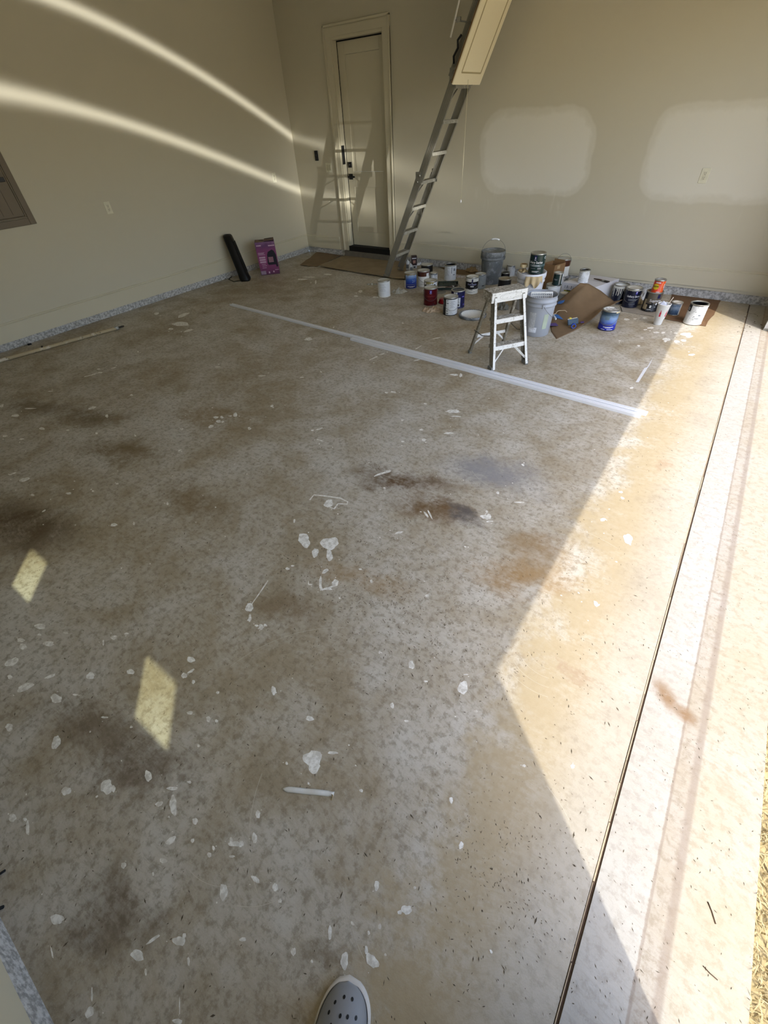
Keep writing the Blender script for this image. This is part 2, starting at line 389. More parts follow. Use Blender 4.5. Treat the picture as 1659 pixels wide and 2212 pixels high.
ground = boxo('ground', M_GRASS, None, (.739, -40, -.12), (60, 46, -.035)); tag(ground, 'dry straw-coloured lawn outside the open door', kind='structure')
def grass():
    random.seed(11); mb = MB()
    for i in range(9000):
        y = random.uniform(-.6, 3.2); x = .742 + abs(random.gauss(0, .26)) + .002
        if x > 1.7: continue
        a = random.uniform(0, 6.283); h = random.uniform(.015, .05); L = random.uniform(.02, .06); w = random.uniform(.0012, .0026)
        d = Vector((math.cos(a), math.sin(a), 0)); s_ = Vector((-d.y, d.x, 0)) * w; b = Vector((x, y, -.036))
        tip = b + d * L + Vector((0, 0, h)); tip.x = max(tip.x, .730); mid = b + d * L * .45 + Vector((0, 0, h * .75)); mid.x = max(mid.x, .741)
        mb.add([b - s_, b + s_, mid + s_ * .8, mid - s_ * .8, tip], [(0, 1, 2, 3), (3, 2, 4)])
    return mb
gm = grass().build('grass', M_GRASS, ground); tag(gm, kind='stuff')

# walls (thick slabs standing on a concrete stem)
T = .15
ZS = .105
wl_ = boxo('wall_left', M_WALL, None, (XL - T, YN - T, .078), (XL, YB + T, ZC)); tag(wl_, kind='structure')
wb_ = MB()
DX0, DX1, DZ0, DZ1 = -5.29, -4.43, .135, 2.49          # door hole in the back wall
for lo, hi in (((XL, .1, DX0), 0), ((DX1, 0, XW), 0)): pass
wb_.box(((XL - T + DX0) / 2, YB + T / 2, (ZC + .09) / 2), (DX0 - XL + T, T, ZC - .09))
wb_.box(((DX1 + XO) / 2, YB + T / 2, (ZC + .09) / 2), (XO - DX1, T, ZC - .09))
wb_.box(((DX0 + DX1) / 2, YB + T / 2, (ZC + DZ1) / 2), (DX1 - DX0, T, ZC - DZ1))
wback = wb_.build('wall_back', M_WALLB); tag(wback, kind='structure')
# near wall with two small high windows
WIN = [(-.625, -.293), (-1.81, -1.497)]
WZ0, WZ1 = 1.80, 2.65
def near_wall():
    mb = MB(); y0, y1 = YN - .08, YN
    xs = [XL - T] + [v for w in sorted(WIN) for v in w] + [XO]
    for i in range(0, len(xs), 2): mb.box(((xs[i] + xs[i + 1]) / 2, (y0 + y1) / 2, (ZC + .09) / 2), (xs[i + 1] - xs[i], y1 - y0, ZC - .09))
    for a, b in WIN:
        mb.box(((a + b) / 2, (y0 + y1) / 2, (WZ0 + .09) / 2), (b - a, y1 - y0, WZ0 - .09)); mb.box(((a + b) / 2, (y0 + y1) / 2, (ZC + WZ1) / 2), (b - a, y1 - y0, ZC - WZ1))
    return mb
wn_ = near_wall().build('wall_near', M_WALLP); tag(wn_, kind='structure')
def glass_mat():
    k = NT('tinted_glass'); tr = k.n.new('ShaderNodeBsdfTransparent'); tr.inputs[0].default_value = (.955, 1.0, .86, 1)
    gl = k.n.new('ShaderNodeBsdfGlossy'); gl.inputs[1].default_value = .02;     mx = k.n.new('ShaderNodeMixShader'); mx.inputs[0].default_value = .03; k.l.new(tr.outputs[0], mx.inputs[1]); k.l.new(gl.outputs[0], mx.inputs[2])
    k.l.new(mx.outputs[0], k.out.inputs[0]); return k.m
M_GLASS = glass_mat()
for i, (a, b) in enumerate(WIN):
    w = thing('window_%d' % (i + 1), None, None, ((a + b) / 2, YN - .04, (WZ0 + WZ1) / 2)); tag(w, kind='structure')
    hw, hh = (b - a) / 2, (WZ1 - WZ0) / 2
    f = MB()
    for sx in (-1, 1): f.box((sx * (hw + .02), .046, 0), (.05, .012, 2 * hh + .1))
    for sz in (-1, 1): f.box((0, .046, sz * (hh + .025)), (2 * hw, .012, .05))
    f.build('window_frame', M_TRIM, w, .003)
    boxo('pane', M_GLASS, w, (-hw, -.032, -hh), (hw, -.028, hh))
# opening wall: header, piers
wr = MB()
wr.box(((XW + XO) / 2, (YN - .08 + JA) / 2, ZC / 2), (XO - XW, JA - YN + .08, ZC))
wr.box(((XW + XO) / 2, (JB + YB) / 2, ZC / 2), (XO - XW, YB - JB, ZC))
wr.box(((XW + XO) / 2, (JA + JB) / 2, (ZC + HEAD) / 2), (XO - XW, JB - JA, ZC - HEAD))
wright = wr.build('wall_right', M_WALLP); tag(wright, kind='structure')
# ceiling with the attic hatch hole
HX0, HX1, HY0, HY1 = -3.78, -2.40, 5.33, 5.95
ce = MB()
ce.box(((XL - T + HX0) / 2, (YN - .08 + YB + T) / 2, ZC + .06), (HX0 - XL + T, YB + T - YN + .08, .12))
ce.box(((HX1 + XO) / 2, (YN - .08 + YB + T) / 2, ZC + .06), (XO - HX1, YB + T - YN + .08, .12))
ce.box(((HX0 + HX1) / 2, (YN - .08 + HY0) / 2, ZC + .06), (HX1 - HX0, HY0 - YN + .08, .12))
ce.box(((HX0 + HX1) / 2, (HY1 + YB + T) / 2, ZC + .06), (HX1 - HX0, YB + T - HY1, .12))
ce.box(((HX0 + HX1) / 2, (HY0 + HY1) / 2, ZC + .9), (HX1 - HX0 + .3, HY1 - HY0 + .3, .05))      # attic boarding above the hole
for x in (HX0 - .1, HX1 + .1): ce.box((x, (HY0 + HY1) / 2, ZC + .5), (.05, HY1 - HY0 + .3, .76))
for y in (HY0 - .1, HY1 + .1): ce.box(((HX0 + HX1) / 2, y, ZC + .5), (HX1 - HX0 + .3, .05, .76))
ceil = ce.build('ceiling', mat('ceiling_white', (236, 234, 228), .8, var=.02, scale=4)); tag(ceil, kind='structure')

# concrete stem below the walls, then baseboards with a bead
t1 = MB()
def stem(mb, a, b, h0, h1, nrm, th=.16):
    a, b = Vector(a), Vector(b); n = Vector(nrm); o = -n * th
    P = [a, b, b + o, a + o]; zt = [h0, h1, h1, h0]
    mb.add([(p.x, p.y, -.02) for p in P] + [(p.x, p.y, z) for p, z in zip(P, zt)], [(3, 2, 1, 0), (4, 5, 6, 7), (0, 1, 5, 4), (1, 2, 6, 5), (2, 3, 7, 6), (3, 0, 4, 7)])
stem(t1, (XL, YB + .01), (XW, YB + .01), .088, .128, (0, -1)); trim1 = t1.build('trim_1', M_CURB); tag(trim1, kind='structure')
t2 = MB(); stem(t2, (XL - .01, YN), (XL - .01, YB), .072, .082, (1, 0)); trim2 = t2.build('trim_2', M_CURB); tag(trim2, kind='structure')
t3 = MB(); stem(t3, (XL, YN + .012), (XW, YN + .012), .10, .085, (0, 1), .1); trim3 = t3.build('trim_3', M_CURB); tag(trim3, kind='structure')
def baseboard(name, a, b, za, zb, nrm):
    """board with a small stepped bead on top"""
    a, b = Vector((a[0], a[1], 0)), Vector((b[0], b[1], 0)); n = Vector((nrm[0], nrm[1], 0)); mb = MB()
    prof = [(0, 0), (.012, 0), (.012, .158), (.016, .160), (.016, .166), (.009, .170), (.011, .176), (.011, .181), (.004, .186), (0, .186)]
    vs = []
    for p, z in ((a, za), (b, zb)): vs += [p + n * d + Vector((0, 0, z + h)) for d, h in prof]
    k = len(prof); fs = [(i, i + 1, k + i + 1, k + i) for i in range(k - 1)] + [tuple(range(k)), tuple(range(2 * k - 1, k - 1, -1))]
    o = mb.add(vs, fs).build(name, M_TRIM); tag(o, kind='structure'); return o
baseboard('baseboard_left', (XL, YN), (XL, YB), .075, .085, (1, 0))
baseboard('baseboard_back', (-4.345, YB), (XW, YB), .100, .126, (0, -1))
baseboard('baseboard_back', (XL, YB), (-5.475, YB), .088, .090, (0, -1))
baseboard('baseboard_near', (XL, YN), (XW, YN), .098, .085, (0, 1))

# ------------------------------------------------------------------ entry door in the back wall
M_BLACK = mat('black_metal', (24, 24, 28), .4, .3, .5, .1)
M_RUB = mat('black_rubber', (16, 15, 17), .7)
def entry_door():
    d = thing('door_1', None, None, ((DX0 + DX1) / 2, YB, DZ0)); tag(d, kind='structure')
    hw = (DX1 - DX0) / 2; h = DZ1 - DZ0; dep = .115
    lf = MB(); yy = dep - .022
    # leaf: stiles and rails proud, two recessed panels
    w2 = hw - .035; ht = h - .045
    st = .115
    def plate(x0, x1, z0, z1, y0=yy, y1=yy + .04): lf.box(((x0 + x1) / 2, (y0 + y1) / 2, (z0 + z1) / 2), (x1 - x0, y1 - y0, z1 - z0))
    plate(-w2, -w2 + st, .03, ht); plate(w2 - st, w2, .03, ht)
    plate(-w2 + st, w2 - st, ht - .12, ht); plate(-w2 + st, w2 - st, .03, .22); plate(-w2 + st, w2 - st, .80, .985)
    leaf = lf.build('door_leaf', M_TRIM, d, .002)
    for z0, z1 in ((.222, .798), (.987, ht - .122)):
        boxo('panel', M_TRIM, leaf, (-w2 + st + .001, yy + .009, z0), (w2 - st - .001, yy + .030, z1))
    # handle set on the left stile
    db = MB(); db.box((-w2 + .06, yy - .008, 1.065), (.066, .016, .066)); db.lathe([(0, 0), (.014, 0), (.014, .02), (0, .02)], 12, (-w2 + .06, yy - .02, 1.055)); db.build('deadbolt', M_BLACK, leaf, .003)
    hd = MB(); hd.box((-w2 + .06, yy - .006, .925), (.068, .012, .068)); hd.tube([(-w2 + .06, yy - .005, .925), (-w2 + .06, yy - .05, .925)], .011); hd.bar((-w2 + .045, yy - .05, .925), (-w2 + .165, yy - .05, .925), .016, .020); hd.build('lever_handle', M_BLACK, leaf, .002)
    # jamb, weather strip, sill
    j = MB(); j.box((-hw + .016, .06, h / 2), (.032, .13, h)); j.box((hw - .016, .06, h / 2), (.032, .13, h)); j.box((0, .06, h - .016), (2 * hw - .064, .13, .032)); j.build('jamb', M_TRIM, d, .002)
    ws_ = MB(); ws_.box((-hw + .0335, yy + .002, h / 2), (.006, .02, h - .03)); ws_.box((hw - .0335, yy + .002, h / 2), (.006, .02, h - .03)); ws_.box((0, yy + .002, h - .039), (2 * hw - .07, .02, .012)); ws_.build('weatherstrip', M_RUB, d)
    boxo('threshold', M_RUB, d, (-hw + .001, -.012, -.045), (hw - .001, .145, .027))
    boxo('strike_plate', M_BLACK, d, (-hw + .030, -.004, 1.075), (-hw + .036, .060, 1.29))
    # casing with an outer back band
    cw = .108
    for s_ in (-1, 1):
        c = MB(); c.box((s_ * (hw + cw / 2 - .014), -.009, h / 2 - .02), (cw, .018, h + .04)); c.box((s_ * (hw + cw - .025), -.015, h / 2 + .03), (.022, .030, h + .14)); c.box((s_ * (hw + cw - .042), -.012, h / 2 + .02), (.007, .024, h + .10))
        c.build('casing', M_TRIM, d, .003)
    c = MB(); c.box((0, -.009, h + cw / 2 - .004), (2 * hw + 2 * cw - .03, .018, cw)); c.box((0, -.015, h + cw - .014), (2 * hw + 2 * cw - .028, .030, .022)); c.box((0, -.012, h + cw - .031), (2 * hw + 2 * cw - .07, .024, .007))
    c.build('head_casing', M_TRIM, d, .003)
    # step block of the stem under the sill
    return d
entry_door()
boxo('sill_step', mat('step_concrete', (120, 114, 104), .85, var=.2, scale=20, bump=.3), trim1, (DX0 - .08, YB - .03, 0), (DX1 + .05, YB + .02, .088))

# ================================================================== MATERIALS FOR THE THINGS
def grad_mat(name, h, stops, rough=.35, noise=0.0):
    """colour along local height (0..h), sRGB stops"""
    k = NT(name, rough, 0, .5); z = k.xyz(k.obj())[2]
    f = k.math('DIVIDE', z, h)
    if noise: f = k.math('ADD', f, k.math('MULTIPLY', k.math('SUBTRACT', k.noise(k.obj(), 14, 4, .6, .8), .5), noise))
    r = k.n.new('ShaderNodeValToRGB'); k.put(r.inputs[0], f); e = r.color_ramp.elements
    while len(e) < len(stops): e.new(.5)
    for q, (p_, c_) in zip(e, stops): q.position = p_; q.color = lin(c_) + (1,)
    k.col(r.outputs[0]); return k.m
def splat_mat(name, base, paint, amt=.5, scale=40, dark=(60, 56, 50), rough=.6, metal=0.0):
    k = NT(name, rough, metal, .4); o = k.obj(); a = k.noise(o, scale, 5, .7); b = k.noise(o, scale * 2.7, 3, .6); c_ = k.noise(o, scale * .4, 3, .6)
    c = k.mix(k.step(k.math('ADD', k.math('MULTIPLY', a, .6), k.math('MULTIPLY', c_, .4)), .62 - .3 * amt, .70 - .3 * amt), lin(base), lin(paint))
    c = k.mix(k.math('MULTIPLY', k.step(b, .60, .68), .8), c, lin(dark)); k.col(c); k.bump(a, .25, .002); return k.m
M_TIN = mat('bare_tin', (176, 176, 172), .32, .85, .5, .08, 60)
M_TIN2 = mat('dull_tin', (150, 148, 140), .45, .7, .5, .15, 40)
M_WIRE = mat('wire', (120, 120, 118), .4, .8)
M_LIDW = mat('painted_lid', (196, 194, 184), .5, .1, .5, .14, 26)
M_WHT = mat('white_label', (214, 216, 218), .5)
M_WHT2 = mat('white_paint', (220, 219, 212), .55, bump=.1)
M_BLK = mat('black_label', (22, 22, 26), .35)
M_NAVY = mat('navy_label', (20, 22, 70), .3)
M_NAVY2 = mat('dark_navy_label', (18, 22, 44), .35)
M_BLUE = mat('blue_badge', (52, 50, 150), .35)
M_RED = mat('dark_red_label', (84, 12, 20), .28)
M_REDT = mat('dim_red_print', (124, 50, 50), .4)
M_BRN = mat('brown_label', (74, 36, 18), .35)
M_GRN = mat('dark_green_label', (26, 46, 44), .25)
M_TAUPE = mat('taupe_label', (92, 84, 72), .35)
M_PRINT = mat('pale_print', (206, 206, 208), .5)
M_GREYP = mat('grey_print', (120, 124, 130), .5)
M_TAN = mat('tan_sticker', (166, 152, 124), .55)
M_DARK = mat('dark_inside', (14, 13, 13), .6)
M_CARD = mat('cardboard', (138, 106, 72), .8, var=.14, scale=12)
M_CARD2 = mat('kraft_board', (116, 94, 68), .8, var=.2, scale=9)
M_CARDD = mat('stained_cardboard', (152, 134, 106), .85, var=.3, scale=5)
M_CARDG = mat('grey_cardboard', (150, 142, 130), .85, var=.16, scale=10)
M_ALU = mat('aluminium', (146, 143, 132), .42, .55, .5, .08, 20)
M_SPL = splat_mat('splattered_step', (138, 131, 118), (200, 196, 186), .50, 70, (84, 78, 70))
M_SPLW = splat_mat('white_splattered', (190, 186, 176), (226, 224, 218), .8, 30, (120, 114, 104))
M_SPLD = splat_mat('splattered_rail', (126, 119, 104), (176, 170, 156), .35, 35, (70, 64, 54), .5, .2)
M_PLAS = mat('grey_plastic', (162, 166, 174), .42, 0, .5, .05, 6)
M_PLASD = splat_mat('smeared_grey_plastic', (104, 108, 110), (138, 142, 146), .45, 14, (74, 77, 80), .5)
M_PLASW = mat('white_plastic', (206, 208, 216), .4, 0, .5, .05, 10)
M_RAG = mat('beige_rag', (190, 170, 134), .9, var=.2, scale=14, bump=.3)
M_PVC = mat('white_vinyl', (226, 228, 232), .32, 0, .5, .02, 5)
M_CORD = mat('cord', (206, 198, 168), .8)
M_IVORY = mat('ivory_plastic', (228, 224, 202), .4)
M_TAPEB = mat('blue_tape', (58, 108, 176), .7)

CANS = 'paint cans on the garage floor'
def can(name, label, px, py, r=.083, h=.19, z=0.0, body=None, top='lid', lid=None, inside=None, level=.7, bands=(), texts=(), lines=(), bail=None, bail_a=0.0,
        drips=None, yaw=0.0, group=CANS, cat='paint can', tilt=0.0, pos=None):
    if pos is None:
        P = G(px, py, z); d = Vector((P.x, P.y, 0)).normalized(); pos = Vector((P.x, P.y, z)) + d * r
    t = thing(name, label, cat, pos, face_cam(pos) + math.radians(yaw), group)
    rb = r - .0028
    m = MB(); prof = [(0, 0.0), (r - .004, 0), (r, .002), (r, .006), (rb, .009), (rb, h - .013)]
    m.lathe(prof, 32); m.build('body', body or M_TIN, t)
    rm = MB(); rm.lathe([(rb - .001, h - .013), (r, h - .010), (r + .0004, h - .002), (r - .003, h), (r - .010, h - .0005), (r - .0125, h - .006), (r - .0125, h - .012)], 32); rm.build('rim', M_TIN2 if top == 'open' else M_TIN, t)
    if top == 'lid':
        l = MB(); l.lathe([(r - .0118, h - .003), (r - .020, h - .0035), (r - .023, h - .009), (r - .030, h - .009), (0, h - .0075)], 32); l.build('lid', lid or M_LIDW, t)
    else:
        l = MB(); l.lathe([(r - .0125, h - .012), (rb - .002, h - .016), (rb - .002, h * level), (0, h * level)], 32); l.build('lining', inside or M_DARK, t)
    for i, (z0, z1, a0, a1, mt) in enumerate(bands):
        MB().arc(rb + .0006 + .00035 * i, h * z0, h * z1, a0, a1, max(4, int(abs(a1 - a0) / 9))).build('label', mt, t)
    rr = rb + .0006 + .00035 * (len(bands) + 1)
    by = {}
    for (s_, size, zf, a, mt, *sx) in texts:
        mb = by.setdefault(mt.name, (MB(), mt))[0]; wrap_text(mb, s_, size, rr, h * zf, a, .0006, sx[0] if sx else 1.0)
    for (zf, a0, a1, hh, mt) in lines:
        mb = by.setdefault(mt.name, (MB(), mt))[0]; mb.arc(rr, h * zf - hh / 2, h * zf + hh / 2, a0, a1, 6)
    for mb, mt in by.values(): mb.build('print', mt, t)['kind'] = 'stuff'
    if drips:
        mt, n, a0, a1, lmax, seed = drips; rs = random.Random(seed); mb = MB()
        for i in range(n):
            a = a0 + (a1 - a0) * (i + rs.random() * .8) / n; w = rs.uniform(2.0, 6.5); L = rs.uniform(.12, 1) * lmax * h
            mb.arc(rr + .0006, h - .010 - L, h - .004, a - w / 2, a + w / 2, 2); mb.arc(rr + .0008, h - .012 - L, h - .010 - L + .004, a - w / 3, a + w / 3, 2)
        mb.arc(rr + .0005, h - .020, h - .003, a0, a1, 24); mb.build('paint_drips', mt, t)['kind'] = 'stuff'
    if bail:
        mb = MB(); ca = math.radians(bail_a); n = 16; pts = []
        for i in range(n + 1):
            q = math.pi * i / n
            if bail == 'up': v = Vector((-.012 * math.sin(q), -(r + .003) * math.cos(q), h * .80 + (r * 1.05) * math.sin(q)))
            else:
                a = -math.pi / 2 + q; R = r + .004 + .004 * math.sin(q); v = Vector((R * math.cos(a), R * math.sin(a), h * .82 - h * .52 * math.sin(q) ** .8))
            pts.append(Matrix.Rotation(ca, 3, 'Z') @ v)
        mb.tube(pts, .0017, 6)
        mb.build('bail', M_WIRE, t)
        for s_ in (-1, 1): c = Matrix.Rotation(ca, 3, 'Z') @ Vector((0, s_ * (r + .001), h * .81)); MB().box(c, (.012, .006, .012), Matrix.Rotation(ca, 3, 'Z')).build('bail_ear', M_TIN2, t, .001)
    return t
def ln(n, z0, z1, a0, a1, hh, mt):
    return [(z0 + (z1 - z0) * i / max(1, n - 1), a0 + (i % 3) * 3, a1 - ((i * 5) % 4) * 6, hh, mt) for i in range(n)]

def bucket(name, label, px, py, r0=.13, r1=.149, h=.37, m_=None, closed=None, bail=None, bail_a=60.0, z=0.0, group=None, grip=M_PVC, yaw=0):
    P = G(px, py, z); d = Vector((P.x, P.y, 0)).normalized(); pos = Vector((P.x, P.y, z)) + d * r0
    t = thing(name, label, 'bucket', pos, face_cam(pos) + math.radians(yaw), group)
    R = lambda q: r0 + (r1 - .004 - r0) * q / h
    pr = [(0, 0), (r0 - .005, 0), (r0, .004), (R(h * .74), h * .74)]
    for q in (.76, .86): pr += [(R(h * q) + .001, h * q), (R(h * q) + .008, h * q + .003), (R(h * q) + .008, h * q + .016), (R(h * q) + .002, h * q + .020)]
    pr += [(R(h) , h - .006), (r1, h - .004), (r1, h), (r1 - .006, h)]
    if not closed: pr += [(R(h) - .007, h - .01), (r0 - .006, .012), (0, .012)]
    MB().lathe(pr, 40).build('body', m_, t)
    if closed:
        MB().lathe([(r1 + .004, h - .040), (r1 + .006, h - .030), (r1 + .006, h + .004), (r1 + .002, h + .007), (r1 - .010, h + .006), (r1 - .014, h - .001), (0, h)], 40).build('cover', closed, t)
    if bail:
        zt = h * .80; ca = math.radians(bail_a); n = 18; pts = []
        for i in range(n + 1):
            q = math.pi * i / n; rr = r1 + .012
            if bail == 'up': v = Vector((-.03 * math.sin(q), -rr * math.cos(q), zt + .20 * math.sin(q) ** .8))
            else:
                a = -math.pi / 2 + q; v = Vector(((rr + .01 * math.sin(q)) * math.cos(a), (rr + .01 * math.sin(q)) * math.sin(a), zt - .155 * math.sin(q) ** .85))
            pts.append(Matrix.Rotation(ca, 3, 'Z') @ v)
        MB().tube(pts, .0019, 6).build('bail', M_WIRE, t)
        MB().tube(pts[n // 2 - 2:n // 2 + 3], .0085, 8).build('bail_grip', grip, t)
        for s_ in (-1, 1):
            c = Matrix.Rotation(ca, 3, 'Z') @ Vector((0, s_ * (r1 + .003), zt)); MB().box(c, (.026, .012, .036), Matrix.Rotation(ca, 3, 'Z')).build('bail_ear', m_, t, .002)
    return t
def crumple(name, label, cat, px, py, sx, sy, sz, material, seed=1, z=0.0, ang=0.0, n=18, holes=0, group=None, pos=None):
    """a loose scrunched piece of cloth / paper / film"""
    P = pos if pos is not None else G(px, py, z); rs = random.Random(seed)
    A = [(rs.uniform(-4, 4), rs.uniform(-4, 4), rs.uniform(0, 6.28), 1.0) for _ in range(4)] + [(rs.uniform(-9, 9), rs.uniform(-9, 9), rs.uniform(0, 6.28), .55) for _ in range(6)]
    E = [rs.uniform(.62, 1.15) for _ in range(14)]
    def fn(u, v):
        x, y = 2 * u - 1, 2 * v - 1; a = math.atan2(y, x); k = (a / 6.2832 + .5) * 14; i = int(k) % 14; e = E[i] * (1 - k % 1) + E[(i + 1) % 14] * (k % 1)
        r = max(abs(x), abs(y)); L = math.hypot(x, y) or 1; q = r / L; X, Y = x * q * e, y * q * e
        w = sum(c * (1 - 2 * abs(math.sin(fx * X + fy * Y + ph))) for fx, fy, ph, c in A) / 3.2     # sharp folds
        return (X * sx + .06 * sx * w, Y * sy + .05 * sy * math.sin(w * 3), max(.0015, sz * (1 - r ** 3) * (.50 + .42 * w) + sz * .10 * (1 + w)))
    o = MB().grid(fn, n + 10, n + 10, False).build(name, material, None, solid=.0015); o.location = P; o.rotation_euler = (0, 0, ang)
    return tag(o, label, cat, group)
def sheet(name, label, cat, pix, material, z0=0.001, th=.004, wav=.0, seed=1, sub=4):
    """flat board lying on the floor, outline given by floor points; edges a bit wavy and lifted"""
    rs = random.Random(seed); pts = [G(*q) for q in pix]; out = []
    for i, p in enumerate(pts):
        q = pts[(i + 1) % len(pts)]
        for k in range(sub): out.append(p.lerp(q, k / sub) + Vector((rs.uniform(-1, 1), rs.uniform(-1, 1), 0)) * wav)
    c = sum(out, Vector()) / len(out); n = len(out); lift = [abs(rs.gauss(0, 1)) * wav * .5 for _ in out]
    m = MB(); ring2 = [c + (p - c) * .82 for p in out]
    vs = [(p.x - c.x, p.y - c.y, z0 + l) for p, l in zip(out, lift)] + [(p.x - c.x, p.y - c.y, z0 + th + l) for p, l in zip(out, lift)] + [(p.x - c.x, p.y - c.y, z0 + th) for p in ring2] + [(p.x - c.x, p.y - c.y, z0) for p in ring2]
    fs = []
    for i in range(n):
        j = (i + 1) % n; fs += [(i, j, n + j, n + i), (n + i, n + j, 2 * n + j, 2 * n + i), (i, 3 * n + i, 3 * n + j, j)]
    fs += [tuple(range(2 * n, 3 * n)), tuple(range(4 * n - 1, 3 * n - 1, -1))]
    o = m.add(vs, fs).build(name, material); o.location = (c.x, c.y, 0)
    return tag(o, label, cat)

# ================================================================== ATTIC LADDER
def attic_ladder():
    X0, YC = -3.97, 5.665; sl = .494; S = Vector((sl, 0, 1)).normalized(); Nn = Vector((S.z, 0, -S.x))
    t = thing('attic_ladder', 'aluminium attic ladder unfolded from the ceiling with a painted hatch panel', 'ladder', (X0, YC, .021))
    at = lambda z, y, off=0.0: Vector((sl * z, y, z)) + Nn * off
    for z0, z1, off in ((.025, 1.13, 0), (1.10, 1.96, .012), (1.93, 2.96, -.020)):
        for s_ in (-1, 1):
            y = s_ * (.180 if z0 < 1 else (.176 if z0 < 1.5 else .172)); m = MB()
            m.bar(at(z0, y, off), at(z1, y, off), .004, .082, Nn)
            for q in (-1, 1): m.bar(at(z0, y - s_ * .011, off + q * .039), at(z1, y - s_ * .011, off + q * .039), .022, .004, Nn)
            if s_ < 0 and z0 > 1:
                for q in (-.02, 0, .02): m.bar(at(z0, y - .003, off + q), at(z1, y - .003, off + q), .003, .004, Nn)
            r_ = m.build('rail', M_ALU, t)
            if z0 < .1: MB().box(at(.020, y, 0) + Vector((.0, 0, -.008)), (.094, .030, .024)).build('foot', M_TIN2, r_, .003)
    for k in range(10):
        z = .28 + .2685 * k; off = 0 if z < 1.1 else (.012 if z < 1.93 else -.020); m = MB(); c = at(z, 0, off)
        m.box(c, (.088, .336, .006)); m.box(c + Vector((.042, 0, -.014)), (.005, .336, .030)); m.box(c + Vector((-.042, 0, -.012)), (.005, .336, .026))
        st = m.build('step', splat_mat('worn_step', (138, 135, 124), (172, 169, 158), .3, 40, (96, 92, 82)) if k == 0 else bpy.data.materials['worn_step'], t)
        if k in (2, 3, 6):
            for s_ in (-1, 1): MB().bar(c + Vector((.03, s_ * .07, -.012)), at(z - .125, s_ * .165, off) + Vector((.03, 0, 0)), .006, .014, (1, 0, 0)).build('brace', M_ALU, st)
    # hinge plates where the sections fold, black strap and spring arm
    for z in (1.115, 1.945):
        for s_ in (-1, 1):
            m = MB(); m.box(at(z, s_ * .190, 0), (.075, .006, .13)); m.tube([at(z + .03, s_ * .186, 0), at(z + .03, s_ * .200, 0)], .016, 10); m.tube([at(z - .03, s_ * .186, 0), at(z - .03, s_ * .200, 0)], .012, 10)
            m.build('hinge', M_TIN2, t)
    m = MB(); m.tube([at(2.02, -.20, -.03), at(2.06, -.205, -.055), at(2.12, -.205, -.04), at(2.16, -.20, -.07), at(2.20, -.20, -.05)], .010, 6); m.build('latch_hook', M_BLACK, t)
    # hatch panel on the underside
    h0, h1, ya, yb, o_ = 1.925, 2.96, -.335, .275, .095
    hp = MB(); hp.bar(at(h0, (ya + yb) / 2, o_), at(h1, (ya + yb) / 2, o_), yb - ya, .012, Nn)
    hatch = hp.build('hatch_panel', mat('cream_hatch_paint', (240, 230, 200), .45, var=.03, scale=60), t, .001)
    fr = MB()
    for y in (ya + .012, yb - .012): fr.bar(at(h0 + .005, y, o_ - .014), at(h1, y, o_ - .014), .018, .016, Nn)
    for z in (h0 + .012, h1 - .02): fr.bar(at(z, ya + .02, o_ - .014), at(z, yb - .02, o_ - .014), .018, .016, Nn)
    fr.build('hatch_frame', mat('raw_plywood', (120, 92, 58), .7, var=.2, scale=25), hatch)
    bd = MB(); q0, q1, yl, yr = h0 + .085, h1 - .09, ya + .10, yb - .085
    for a, b in ((at(q0, yl, o_ + .007), at(q0, yr, o_ + .007)), (at(q1, yl, o_ + .007), at(q1, yr, o_ + .007)), (at(q0, yr, o_ + .007), at(q1, yr, o_ + .007)), (at(q0, yl, o_ + .007), at(q1, yl, o_ + .007))): bd.bar(a, b, .012, .006, Nn)
    bd.build('panel_bead', mat('bead_shadow_line', (176, 162, 124), .5), hatch)
    L = lambda v: v - Vector((X0, YC, 0))
    rod = MB(); a, b = L(onY(973, 88, 5.37)), L(onY(1003, -40, 5.37)); b = a + (b - a).normalized() * 1.0
    if b.z > 2.98: b = a + (b - a) * ((2.98 - a.z) / (b.z - a.z))
    rod.tube([a, b], .009, 8); rd = rod.build('lift_rod', mat('polished_rod', (238, 236, 228), .25, .1), t)
    c = a.lerp(b, .14); MB().box(c + Vector((.03, .02, 0)), (.045, .03, .035)).build('rod_clamp', M_TIN, rd, .003)
    MB().tube([c, c + Vector((.10, .06, -.02)), at(c.z - .02, -.17, .02)], .006, 6).build('link_arm', M_TIN2, rd)
    # pull cord with a small white knob
    p = L(onY(1011, 178, 5.58)); zb = onY(996, 436, 5.58).z
    MB().tube([p, p + Vector((0, 0, zb - p.z))], .0022, 6).build('pull_cord', M_CORD, t)
    MB().lathe([(0, -.030), (.006, -.028), (.008, -.014), (.004, 0), (0, .001)], 10, (p.x, p.y, zb)).build('cord_knob', M_PVC, t)
    return t
attic_ladder()

